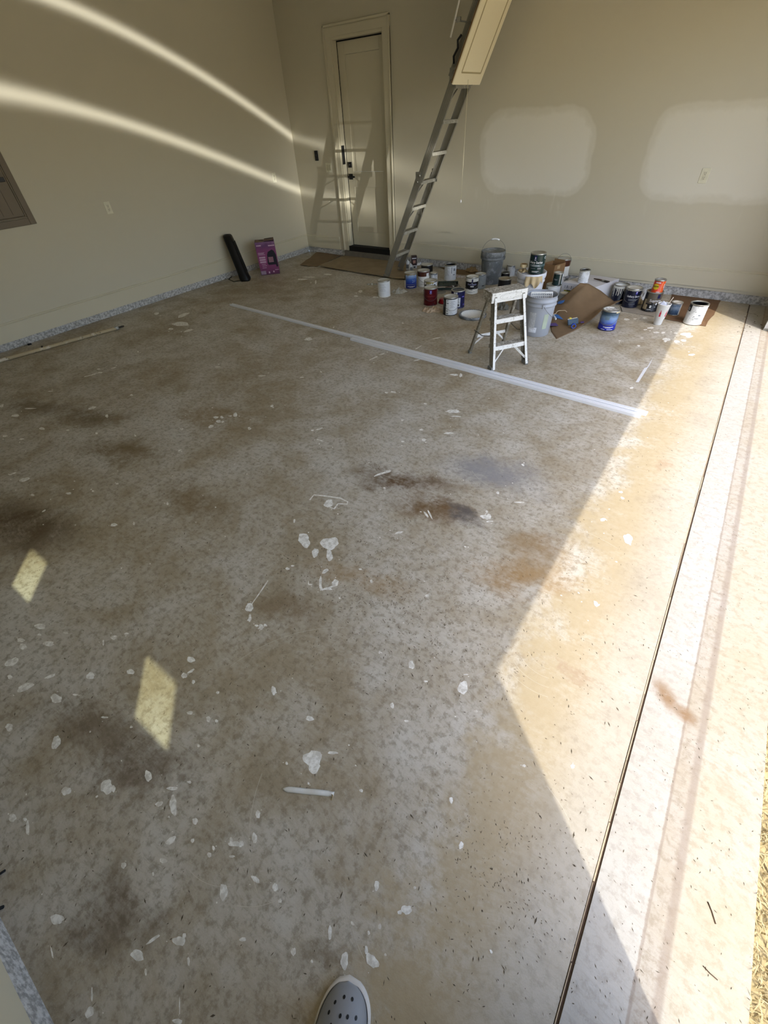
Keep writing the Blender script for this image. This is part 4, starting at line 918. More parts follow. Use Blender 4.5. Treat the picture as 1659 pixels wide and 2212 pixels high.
tag(kb, 'bent brown kraft board leaning up over the white carton', 'cardboard')
def scrap(name, label, cat, px, py, z, pts, mt, th=.003, ang=0.0):
    z = z if z < .002 else board_z(px, py) + .012
    P = G(px, py, z); o = MB().prism(pts, 0, th).build(name, mt); o.location = (P.x, P.y, z); o.rotation_euler = (0, 0, ang); return tag(o, label, cat)
def board_uv(px, py):
    return min(((i / 60, j / 60) for i in range(61) for j in range(61)), key=lambda w: (board(*w)[0] - px) ** 2 + (board(*w)[1] - py) ** 2)
def tape_on_board(label, px, py, shape):
    """masking tape following the board: outline in pixels round its middle, laid on the board surface"""
    c = G(px, py, board_z(px, py)); P = []
    for dx, dy in shape:
        q = G(px + dx, py + dy, board_z(px + dx, py + dy)); P.append(q - c + Vector((0, 0, .009)))
    P = [sum(P, Vector()) / len(P) + Vector((0, 0, .002))] + P; n = len(P) - 1
    o = MB().add(P, [(0, 1 + i, 1 + (i + 1) % n) for i in range(n)]).build('tape_piece', M_TAPEB, None, solid=.0006); o.location = c; tag(o, label, 'tape')
tape_on_board('pointed blue masking tape piece beside the purple sandpaper', 1204, 685, [(-9, -4), (-11, 1), (-5, 3), (4, 5), (12, 7), (8, 2), (0, -4)])
tape_on_board('blue masking tape piece higher up the kraft board fold', 1212, 655, [(-9, 3), (-6, -2), (0, -4), (8, -5), (5, 0), (-1, 3)])
scrap('sandpaper', 'folded purple sandpaper sheet on the kraft board', 'sandpaper', 1192, 701, .007, [(-.05, -.035), (.055, -.04), (.05, .035), (-.06, .03)], mat('purple_sandpaper', (84, 66, 118), .9), .003, .55)
scrap('sandpaper', 'tiny purple sandpaper scrap near the right board edge', 'sandpaper', 1257, 696.5, .020, [(-.02, -.012), (.018, -.01), (.024, .012), (-.012, .014)], bpy.data.materials['purple_sandpaper'], .006, .8)
crumple('paper_scrap', 'white paper scrap beside the open grey bucket', 'paper', 1180, 684, .022, .02, .03, M_WHT, 5, .001)
def roller_frame():
    P = G(1212, 674, board_z(1212, 674) + .018); t = thing('roller_frame', 'bent wire paint roller frame on the kraft board', 'paint roller', P, .6)
    MB().tube([(-.12, -.02, -.014), (-.06, -.022, -.010), (-.045, .0, .006), (-.02, .012, .012), (.04, .008, .012), (.055, -.02, .004)], .0035, 8).build('wire_frame', mat('wire_cream', (196, 178, 150), .4, .3), t)
roller_frame()
def sander():
    P = G(1236, 702, board_z(1236, 702) + .003); t = thing('sanding_block', 'slate blue sanding block tipped on edge with a yellow pad', 'sanding block', P, .95)
    R_ = Matrix.Rotation(-.45, 3, 'X'); MB().box((0, 0, .033), (.125, .012, .055), R_).build('plate', mat('slate_plate', (58, 78, 96), .5), t, .003)
    MB().box((0, .012, .040), (.120, .010, .050), R_).build('foam_backing', mat('pale_foam', (176, 172, 158), .8), t, .003); MB().lathe([(0, 0), (.016, 0), (.018, .012), (.012, .024), (0, .026)], 14, (-.022, .028, .045)).build('knob', mat('yellow_knob', (206, 186, 70), .5), t)
sander()
def tape_roll(name, label, P, r, w, mt, core, flat=True, yaw=0):
    t = thing(name, label, 'tape roll', P, yaw)
    m = MB(); m.lathe([(r * .72, 0), (r, 0), (r, w), (r * .72, w), (r * .72, 0)], 28, smooth=False); o = m.build('tape', mt, t); c = MB(); c.lathe([(r * .72, .001), (r * .68, .001), (r * .68, w - .001), (r * .72, w - .001)], 28); k = c.build('core', core, t)
    if not flat:
        for q in (o, k): q.rotation_euler = (math.pi / 2, 0, 0); q.location = (0, w / 2, r)
tape_roll('tape_roll', 'small blue tape roll standing on the kraft board', G(1237.5, 709, board_z(1237.5, 709) + .003), .024, .022, mat('strong_blue', (30, 70, 170), .5), M_CARD, False, .6)
scrap('lid_ring', 'black round lid resting behind the open grey bucket', 'lid', 1188, 671, .008, [(.03 * math.cos(i * .314), .03 * math.sin(i * .314)) for i in range(20)], M_BLACK, .008)
# things on the lidded white bucket
crumple('rag', 'cream paper rag spread over the white bucket lid', 'rag', 0, 0, .048, .085, .040, M_RAG, 14, pos=Vector((GP.x - .090, GP.y - .030, .3785)), ang=.4)
def drape():
    d = Vector((-GP.x, -GP.y, 0)).normalized(); s_ = Vector((-d.y, d.x, 0)); rs = random.Random(5)
    def fn(u, v):
        a = -.35 + 1.15 * u; R = .160 + .010 * math.sin(u * 19) * (.3 + v) + .014 * v; z = .372 - (.012 + .115 * v * (.30 + .5 * abs(math.sin(u * 2.3 + .4)) + .22 * math.sin(u * 13))) ; p = (d * math.cos(a) + s_ * math.sin(a)) * R
        return (p.x, p.y, z)
    o = MB().grid(fn, 24, 8, False).build('hanging_paper', M_RAG, None, solid=.001); o.location = (GP.x, GP.y, 0); tag(o, 'cream paper hanging down the front of the white bucket', 'paper')
drape()
tape_roll('tape_roll', 'cream masking tape roll on the rag of the white bucket', Vector((GP.x - .093, GP.y - .030, .418)), .040, .028, mat('cream_tape', (196, 178, 140), .7), M_CARD)
crumple('rag', 'grey rag heaped behind the step ladder cap', 'rag', 1086, 668, .06, .05, .14, mat('grey_rag', (104, 102, 92), .9, var=.2, scale=12), 6, 0, .3)

# ---------------------------------------------------------------- smaller items left of the step ladder
def paint_tray():
    P = G(967, 620); t = thing('paint_tray', 'dark green ribbed paint tray lying on the floor', 'paint tray', P, math.radians(28))
    mt = mat('dark_green_plastic', (44, 56, 48), .4); m = MB(); w, L = .135, .12
    m.box((0, 0, .004), (2 * w, 2 * L, .006)); 
    for s_ in (-1, 1): m.box((s_ * w, 0, .020), (.008, 2 * L, .040)); m.box((0, s_ * L, .020), (2 * w, .008, .040))
    m.build('shell', mt, t, .003); rb = MB()
    for i in range(14): rb.box((-w + .025 + (2 * w - .05) * i / 13, .03, .028), (.007, .14, .010))
    rb.build('ribs', mat('green_rib', (96, 104, 92), .5), t)['kind'] = 'stuff'; lp = MB(); lp.box((-w - .02, 0, .038), (.05, 2 * L + .02, .006)); lp.box((0, -L - .02, .038), (2 * w + .08, .05, .006)); lp.build('lip', M_CARDG, t, .002)
paint_tray()
brush('paint_stick', 'pale stir stick brush resting on the green paint tray', G(962, 622, .045), .9, .044, .17)
scrap('can_lid', 'grey can lid lying in front of the paint tray', 'lid', 951, 631, .001, [(.075 * math.cos(i * .262), .075 * math.sin(i * .262)) for i in range(24)], M_TIN2, .006)
crumple('rag', 'crumpled beige rag on the floor in front of the dark red can', 'rag', 932, 671, .12, .09, .065, mat('pale_beige_rag', (184, 164, 140), .9, var=.18, scale=16, bump=.3), 11, 0, .45)
def red_cup():
    t = thing('red_cup', 'small red plastic lid beside the crumpled beige rag', 'lid', G(959, 654)); MB().lathe([(0, 0), (.060, 0), (.064, .008), (.060, .045), (.052, .050), (0, .048)], 24).build('body', mat('red_plastic', (150, 16, 30), .35), t)
    MB().lathe([(.063, .006), (.068, .008), (.068, .014), (.0625, .016)], 24).build('rim', bpy.data.materials['red_plastic'], t)
red_cup()
crumple('rag', 'pink stained white rag next to the open white can', 'rag', 993, 598, .10, .06, .035, splat_mat('pink_stained', (186, 172, 164), (206, 200, 192), .4, 30, (110, 70, 66), .9), 17, 0, .2)
def film_mat():
    k = NT('clear_film', .25, 0, .5); tr = k.n.new('ShaderNodeBsdfTransparent'); mx = k.n.new('ShaderNodeMixShader'); k.col(lin((206, 204, 192))); mx.inputs[0].default_value = .55
    k.l.new(tr.outputs[0], mx.inputs[1]); k.l.new(k.b.outputs[0], mx.inputs[2]); k.l.new(mx.outputs[0], k.out.inputs[0]); return k.m
M_FILM = film_mat()
crumple('plastic_film', 'clear plastic film crumpled between the plain white and blue cans', 'plastic film', 863, 630, .125, .10, .07, M_FILM, 23, 0, .5)
crumple('plastic_film', 'scrap of clear plastic film beside the plain white can', 'plastic film', 806, 614, .10, .06, .02, M_FILM, 29, 0, .2)
def small_box():
    P = G(894.4, 579); t = thing('product_box', 'small dark product box with a picture near the curb', 'box', P, face_cam(P) + .12)
    boxo('carton', mat('dark_maroon', (44, 22, 24), .5), t, (-.035, -.040, 0), (.035, .040, .165), .002); boxo('picture', mat('skin_tone_print', (170, 128, 110), .5), t, (.0352, -.020, .070), (.0358, .020, .110)); boxo('white_base', mat('white_print_base', (190, 190, 192), .5), t, (.0352, -.039, .003), (.0358, .039, .045)); boxo('black_mark', M_BLK, t, (.0360, -.012, .010), (.0364, .018, .030)); boxo('title_strip', M_PRINT, t, (.0352, -.034, .130), (.0358, .030, .142))
small_box()
def tube_pack(px, py, label, h, yaw):
    P = G(px, py, .021); t = thing('caulk_tube', label, 'tube', P, face_cam(P) + yaw); MB().lathe([(0, 0), (.026, 0), (.027, .003), (.027, h), (.010, h + .008), (.008, h + .02), (0, h + .021)], 18).build('body', M_WHT, t); MB().arc(.0276, h * .25, h * .7, -60, 40, 8).build('label', M_GREYP, t)
tube_pack(881, 583, 'stubby white caulk tube by the ladder foot', .11, 0.0); tube_pack(887, 587, 'short white tube beside the stubby caulk tube', .09, .8)
crumple('paper_scrap', 'white crumpled wrapper by the curb behind the black topped can', 'paper', 907, 572, .11, .07, .06, M_WHT, 31, 0, .3)
sheet('paper_sheet', 'wrinkled brown paper on the floor along the back curb', 'paper', [(940, 574), (984, 592), (1044, 599), (1048, 590), (1000, 575), (950, 568)], mat('brown_paper', (132, 108, 76), .9, var=.3, scale=9), .001, .002, .008, 9)
crumple('paper_scrap', 'torn tan paper standing up by the back curb', 'paper', 1020, 585, .13, .08, .07, mat('tan_paper', (150, 126, 92), .9, var=.15), 37, .012, .3)
crumple('plastic_film', 'clear wrapping bunched behind the white carton', 'plastic film', 1232, 611, .10, .08, .16, M_FILM, 41, 0, .3)
# cardboard by the door
sheet('cardboard_sheet', 'large stained cardboard sheet on the floor in front of the door', 'cardboard', [(690, 577.5), (752, 551), (836, 561), (876, 567), (897, 608), (841, 601.5), (806, 596)], M_CARDD, .0105, .005, .010, 6, 5)
sheet('cardboard_sheet', 'darker brown cardboard sheet by the corner of the two walls', 'cardboard', [(648, 574), (684, 546), (748, 549), (683, 577)], mat('dark_cardboard', (130, 109, 82), .85, var=.2, scale=6), .001, .003, .010, 8, 5)
# strip of masking tape stuck on the floor
def flat_poly(name, label, cat, pix, mt, z=.0008):
    P = [G(*q) for q in pix]; c = sum(P, Vector()) / len(P); o = MB().prism([(p.x - c.x, p.y - c.y) for p in P], .0003, z).build(name, mt); o.location = (c.x, c.y, 0); return tag(o, label, cat)
flat_poly('tape_strip', 'torn strip of white masking tape stuck on the floor near the sunlight', 'tape', [(1411.5, 771), (1398, 793), (1392, 795), (1373, 825.5), (1379.5, 826), (1404, 787)], M_WHT)
def peel():
    P = G(666, 1710); d = G(720, 1714) - G(609, 1703); t = thing('caulk_peel', 'dried white strip of peeled caulk lying on the floor', 'debris', P, math.atan2(d.y, d.x)); L = d.length
    def fn(u, v): 
        w = .013 * min(1, u * 9 + .25) * (1 if u < .93 else .75); return ((u - .5) * L, (v - .5) * 2 * w * .7, .001 + .006 * math.sin(math.pi * v) + .003 * math.sin(u * 7) ** 2)
    MB().grid(fn, 18, 6).build('strip', M_WHT2, t, solid=.0015); MB().tube([(L * .44, .0, .004), (L * .49, -.006, .006), (L * .47, -.018, .002)], .0022, 6).build('curled_tip', mat('tan_tip', (170, 152, 116), .7), t)
peel()

# ================================================================== LEFT WALL: TOWER FAN, BOX, POLE
def tower_fan():
    t = thing('tower_fan', 'black tower fan leaning against the left wall', 'tower fan', (-5.885, 4.50, 0), math.radians(40))
    mt = mat('black_plastic', (9, 9, 10), .45, 0, .3); R_ = Matrix.Rotation(-math.radians(40), 3, 'Z'); lean = R_ @ Vector((-.44, .10, 0))
    def section(z, wx, wy, n=20):
        o = lean * z; pts = []
        for i in range(n):
            a = 2 * math.pi * i / n; c, s_ = math.cos(a), math.sin(a); x = wx * math.copysign(abs(c) ** .6, c); y = wy * math.copysign(abs(s_) ** .6, s_); pts.append(Vector((x, y, z)) + o)
        return pts
    def skin(levels, name, m_, par):
        m = MB(); n = 20; vs = []
        for z, wx, wy in levels: vs += section(z, wx, wy, n)
        fs = [(k * n + i, k * n + (i + 1) % n, (k + 1) * n + (i + 1) % n, (k + 1) * n + i) for k in range(len(levels) - 1) for i in range(n)] + [tuple(range(n - 1, -1, -1)), tuple(range((len(levels) - 1) * n, len(levels) * n))]
        return m.add(vs, fs, True).build(name, m_, par)
    body = skin([(0, .072, .086), (.02, .078, .092), (.10, .070, .084), (.30, .066, .080), (.50, .064, .078), (.545, .060, .074), (.56, .048, .062)], 'housing', mt, t)
    g = MB()
    for i in range(15): y = -.055 + .11 * i / 14; a = Vector((.068, y, .10)) + lean * .10; b = Vector((.062, y, .48)) + lean * .48; g.bar(a, b, .003, .006, (1, 0, 0))
    gg = g.build('grille', mat('dark_grille', (12, 12, 13), .5), t); gg['kind'] = 'stuff'
    m = MB(); m.bar(Vector((.064, .074, .06)) + lean * .06, Vector((.058, .068, .46)) + lean * .46, .005, .004, (1, 0, 0)); m.build('side_stripe', M_TIN, t)
    m = MB(); o = lean * .562; m.lathe([(0, .566), (.030, .566), (.034, .560)], 18, o); m.build('control_dial', M_BLACK, t)
    m = MB(); m.box((.04, .088, .02), (.06, .012, .03)); m.build('foot_clip', M_TIN, t, .003)
    Wd = [(488, 603), (478, 603), (472, 596), (478, 586), (490, 583), (500, 588), (502, 597), (494, 604), (505, 609), (520, 607), (530, 604)]
    inv = Matrix.Rotation(-math.radians(40), 3, 'Z'); pts = [inv @ (G(*q) - Vector((-5.885, 4.50, 0))) + Vector((0, 0, .005)) for q in Wd]
    MB().tube(pts, .005, 6).build('power_cord', M_RUB, t)
tower_fan()
def purple_box():
    p0, p1 = G(565, 595), G(605, 590.7); d = p1 - p0; w = d.length; t = thing('heater_box', 'pink and purple printed carton with torn top flaps by the left wall', 'carton', p0, math.atan2(d.y, d.x))
    h, dp = .433, .19
    mt = grad_mat('pink_purple_print', h, [(0, (70, 32, 62)), (.15, (112, 46, 92)), (.45, (138, 58, 108)), (.75, (126, 58, 108)), (.9, (100, 56, 104)), (1, (130, 92, 130))], .45, .25)
    boxo('carton', mt, t, (0, 0, 0), (w, dp, h), .002)
    brn = mat('mauve_board', (126, 104, 92), .8, var=.12)
    m = MB(); m.box((w * .24, dp * .5, h + .004), (w * .46, dp * .96, .004), Matrix.Rotation(.03, 3, 'Y')); m.build('flap', brn, t); m = MB(); m.box((w * .74, dp * .52, h + .016), (w * .5, dp * .9, .004), Matrix.Rotation(-.05, 3, 'Y')); m.build('flap', brn, t)
    boxo('hand_hole', M_DARK, t, (w * .22, dp * .52, h + .0065), (w * .46, dp * .72, h + .0085)); boxo('hand_hole', M_DARK, t, (w * .56, dp * .58, h + .0185), (w * .90, dp * .84, h + .0205))
    def q(name, m_, x0, x1, z0, z1, o=.0012): boxo(name, m_, t, (w * x0, -o, h * z0), (w * x1, -o + .0006, h * z1))
    dk = mat('ink_navy', (18, 14, 34), .4)
    m = MB(); pic = [(.46, .34), (.52, .62), (.58, .70), (.80, .76), (.90, .72), (.97, .60), (.98, .24), (.90, .22), (.88, .30), (.52, .30)]
    m.add([(w * x, -.0015, h * z) for x, z in pic], [tuple(range(len(pic)))]); m.build('product_picture', dk, t)
    m = MB()
    for i in range(4):
        for j in range(4): m.box((w * (.575 + .065 * i), -.0022, h * (.40 + .042 * j)), (w * .052, .0006, h * .032))
    m.build('picture_grid', mat('pinkish_grid', (176, 126, 140), .5), t)['kind'] = 'stuff'
    pk = mat('pale_pink_print', (196, 160, 184), .5)
    for z0, z1 in ((.52, .57), (.45, .50), (.38, .43)): q('white_bar', pk, .08, .40, z0, z1)
    for i, (x0, x1, z) in enumerate(((.06, .40, .68), (.07, .36, .65), (.07, .42, .62), (.14, .36, .33), (.16, .40, .28), (.14, .36, .22))): q('text_line', pk, x0, x1, z, z + .014)
    q('banner', pk, .66, .99, .865, .90); q('banner', pk, .05, .30, .885, .925); q('panel_corner', mat('greyish_print', (150, 130, 150), .5), .02, .28, .02, .13); q('dot', pk, .42, .49, .04, .10); q('dot', pk, .66, .73, .06, .11); q('text_line', pk, .78, .98, .13, .145)
purple_box()
def pole():
    a, b = G(-70, 803), G(252, 712.5); d = (b - a).normalized(); t = thing('extension_pole', 'long wooden paint roller pole lying on the floor by the left wall', 'pole', a, math.atan2(d.y, d.x)); L = (b - a).length; r = .018
    MB().tube([(L * i / 12, .002 * math.sin(i), r) for i in range(13)], r, 12).build('shaft', splat_mat('smeared_wood', (178, 162, 130), (206, 198, 180), .4, 12, (86, 76, 62), .6), t)
    MB().tube([(L - .02, 0, r), (L + .03, 0, r)], .019, 12).build('collar', splat_mat('collar_smear', (120, 124, 120), (190, 190, 184), .5, 60), t)
    MB().tube([(L + .03, 0, r), (L + .075, 0, r), (L + .095, 0, r)], .010, 10, radii=[.010, .010, .007]).build('threaded_tip', mat('tip_dark', (48, 46, 42), .5), t)
    MB().tube([(L * .47, -.004, r * 2), (L * .48, .004, r * 2 + .006)], .008, 8).build('knot', M_BLACK, t)
pole()
def small_tool():
    a, b = G(52, 748.5), G(69, 744); d = b - a; t = thing('screwdriver', 'short dark screwdriver between the pole and the left curb', 'tool', a, math.atan2(d.y, d.x)); L = d.length
    MB().tube([(0, 0, .006), (L * .55, 0, .006)], .003, 6).build('blade', M_TIN2, t); MB().tube([(L * .5, 0, .009), (L, 0, .009)], .009, 8).build('grip', M_BLACK, t)
small_tool()

# ================================================================== WALL FITTINGS
def outlet(label, P, nrm, yaw, w=.072, h=.118):
    t = thing('outlet', label, 'outlet', P, yaw)      # local +X points out of the wall
    boxo('cover_plate', M_IVORY, t, (.0005, -w / 2, -h / 2), (.006, w / 2, h / 2), .002); boxo('receptacle', mat('receptacle', (220, 215, 192), .35), t, (.006, -.017, -.034), (.0078, .017, .034), .001)
    m = MB()
    for z in (-.018, .018):
        for y in (-.0065, .0065): m.box((.0080, y, z + .004), (.0008, .0022, .009))
        m.box((.0080, 0, z - .008), (.0008, .005, .005))
    m.build('slots', M_DARK, t)['kind'] = 'stuff'
outlet('ivory outlet on the left wall between the breaker panel and the tower fan', (XL, 3.06, 1.080), 0, 0)
outlet('ivory outlet high on the left wall near the corner', (XL, 5.765, 1.10), 0, 0)
outlet('ivory outlet on the patched part of the back wall', (-.528, YB, 1.104), 0, -math.pi / 2, .074, .122)
def switch():
    t = thing('light_switch', 'ivory light switch plate beside the door casing', 'switch', (-5.545, YB, 1.175), -math.pi / 2)
    boxo('cover_plate', M_IVORY, t, (.0005, -.058, -.058), (.006, .058, .058), .002); 
    for y in (-.023, .023): boxo('rocker', mat('rocker', (204, 198, 172), .35), t, (.006, y - .016, -.033), (.0095, y + .016, .033), .001)
switch()
def console():
    t = thing('wall_console', 'small black door opener button on the back wall near the corner', 'wall control', (-5.765, YB, 1.318), -math.pi / 2)
    boxo('case', M_BLACK, t, (.0005, -.030, -.060), (.018, .030, .060), .004); boxo('button', mat('dark_button', (46, 46, 52), .3), t, (.018, -.014, -.004), (.0205, .014, .016), .001)
console()
def breaker():
    y0, y1, z0, z1 = 1.70, 2.241, 1.052, 2.02; t = thing('breaker_panel', 'grey brown metal breaker panel set in the left wall', 'electrical panel', (XL, (y0 + y1) / 2, (z0 + z1) / 2)); w, h = (y1 - y0) / 2, (z1 - z0) / 2
    mt = mat('taupe_metal', (112, 101, 86), .5, .2, .4, .06, 8)
    f = MB()
    for s_ in (-1, 1): f.box((.006, s_ * (w - .03), 0), (.012, .06, 2 * h)); f.box((.006, 0, s_ * (h - .03)), (.012, 2 * w - .12, .06))
    f.build('flange', mt, t, .004); b = MB()
    for s_ in (-1, 1): b.box((.010, s_ * (w - .072), 0), (.020, .014, 2 * h - .13)); b.box((.010, 0, s_ * (h - .072)), (.020, 2 * w - .158, .014))
    b.build('raised_bead', mt, t, .003)
    d = boxo('panel_door', mt, t, (.001, -w + .08, -h + .08), (.015, w - .08, h - .08), .002)
    for y in (.09, .00): boxo('door_groove', mat('groove_dark', (70, 62, 52), .6), d, (.0150, y, -h + .10), (.0158, y + .004, h - .10))
    boxo('latch', M_BLACK, d, (.015, .10, -.118), (.024, .178, -.080), .003)
breaker()
def track():
    t = thing('door_track', 'white steel door track standing at the far jamb', 'door track', (.535, 5.545, 0)); m = MB(); m.box((0, 0, 1.16), (.004, .055, 2.28)); m.box((-.014, .026, 1.16), (.028, .004, 2.28)); m.box((-.014, -.026, 1.16), (.028, .004, 2.28)); m.build('channel', mat('galvanised', (206, 206, 204), .4, .4), t)
    boxo('bracket', M_TIN, t, (.002, -.03, .20), (.034, .03, .24)); boxo('track_foot', M_TIN2, t, (-.03, -.03, 0), (.03, .03, .02))
    s = thing('safety_sensor', 'small safety sensor on a white bracket beside the door track', 'sensor', (.528, 5.64, .145)); boxo('housing', M_BLACK, s, (-.02, -.012, -.03), (.02, .02, .02), .003); boxo('bracket', M_PVC, s, (-.03, -.016, .02), (.005, .016, .05), .002); MB().tube([(0, 0, -.03), (.0, 0, -.145)], .004, 6).build('post', M_TIN2, s)
track()

# ================================================================== CLOG AT THE CAMERA'S FEET
def clog():
    toe, heel = G(757, 2105), G(735, 2245); ax = (toe - heel).normalized(); yaw = math.atan2(ax.y, ax.x)
    t = thing('clog', 'grey rubber clog with a white sole and vent holes', 'clog', toe - ax * .145, yaw)     # local +X to the toe
    HL = .145
    def half(x, side):
        """half width of the sole; the inner side is fuller at the toe"""
        u = (x + HL) / (2 * HL)
        heel = max(0.0, 1 - (max(0.0, .22 - u) / .22) ** 2.5) ** .5; base = .046 + .016 * min(1, max(0, (u - .15) / .4))
        if side > 0: k = max(0.0, 1 - (max(0.0, u - .56) / .44) ** 2.3) ** .5
        else: k = max(0.0, 1 - (max(0.0, u - .70) / .30) ** 2.4) ** .5
        return base * heel * k * 1.16
    xs = [-HL + 2 * HL * i / 40 for i in range(41)]
    def outline(k=1.0, dx=0.0): return [(x * k + dx, half(x, 1) * k) for x in xs] + [(x * k + dx, -half(x, -1) * k) for x in reversed(xs[1:-1])]
    def ring(levels, name, mt):
        m = MB(); n = len(outline()); vs = []
        for z, k in levels: vs += [(x, y, z) for x, y in outline(k)]
        m.add(vs, [(a * n + i, a * n + (i + 1) % n, (a + 1) * n + (i + 1) % n, (a + 1) * n + i) for a in range(len(levels) - 1) for i in range(n)] + [tuple(range(n))], True); return m.build(name, mt, t)
    wh = mat('sole_white', (206, 200, 192), .6, var=.06)
    ring([(0, .96), (.004, .99), (.012, 1.0), (.013, .985)], 'sole', wh); ring([(.013, .985), (.0155, .985)], 'sole_line', mat('sole_dark_line', (84, 80, 88), .6)); ring([(.0155, .992), (.026, .985), (.030, .955), (.031, .925)], 'midsole', wh)
    gm = mat('clog_grey', (138, 139, 142), .55, 0, .4, .07, 12)
    def dome(u, v):
        x = -.02 + (HL * .925 + .02) * u; w0 = half(x / .925, 1) * .925 * .97; w1 = -half(x / .925, -1) * .925 * .97; y = w1 + (w0 - w1) * v
        s_ = max(0, 1 - (2 * v - 1) ** 2) ** .5; hgt = .058 * max(0, 1 - u ** 3.0) ** .55 + .004 * (1 - u)
        return (x, y, .030 + hgt * s_)
    MB().grid(dome, 26, 18).build('upper', gm, t, solid=.004)
    MB().prism(outline(.90), .024, .032).build('footbed', gm, t)
    st = MB(); n = 24; pts = [(-.02 - .128 * math.sin(math.pi * i / n), .052 * math.cos(math.pi * i / n), .056 - .004 * math.sin(math.pi * i / n)) for i in range(n + 1)]
    st.tube(pts, .006, 8); st.build('heel_strap', gm, t)
    vent = [(.82, .46), (.82, .68), (.74, .28), (.62, .22), (.62, .47), (.63, .62), (.64, .79), (.50, .33), (.50, .56), (.50, .74), (.38, .24), (.38, .45), (.38, .66)]
    for u, v in vent:
        v = 1 - v; p = Vector(dome(u, v)); e1 = (Vector(dome(u + .02, v)) - Vector(dome(u - .02, v))).normalized(); e2 = (Vector(dome(u, v + .03)) - Vector(dome(u, v - .03))).normalized(); nn = e1.cross(e2)
        if nn.z < 0: nn = -nn
        m = MB(); m.add([p + nn * .0009 + e1 * .0044 * math.cos(a) + e2 * .0034 * math.sin(a) for a in [2 * math.pi * i / 14 for i in range(14)]], [tuple(range(14))]); m.build('vent_hole', M_DARK, t)
clog()

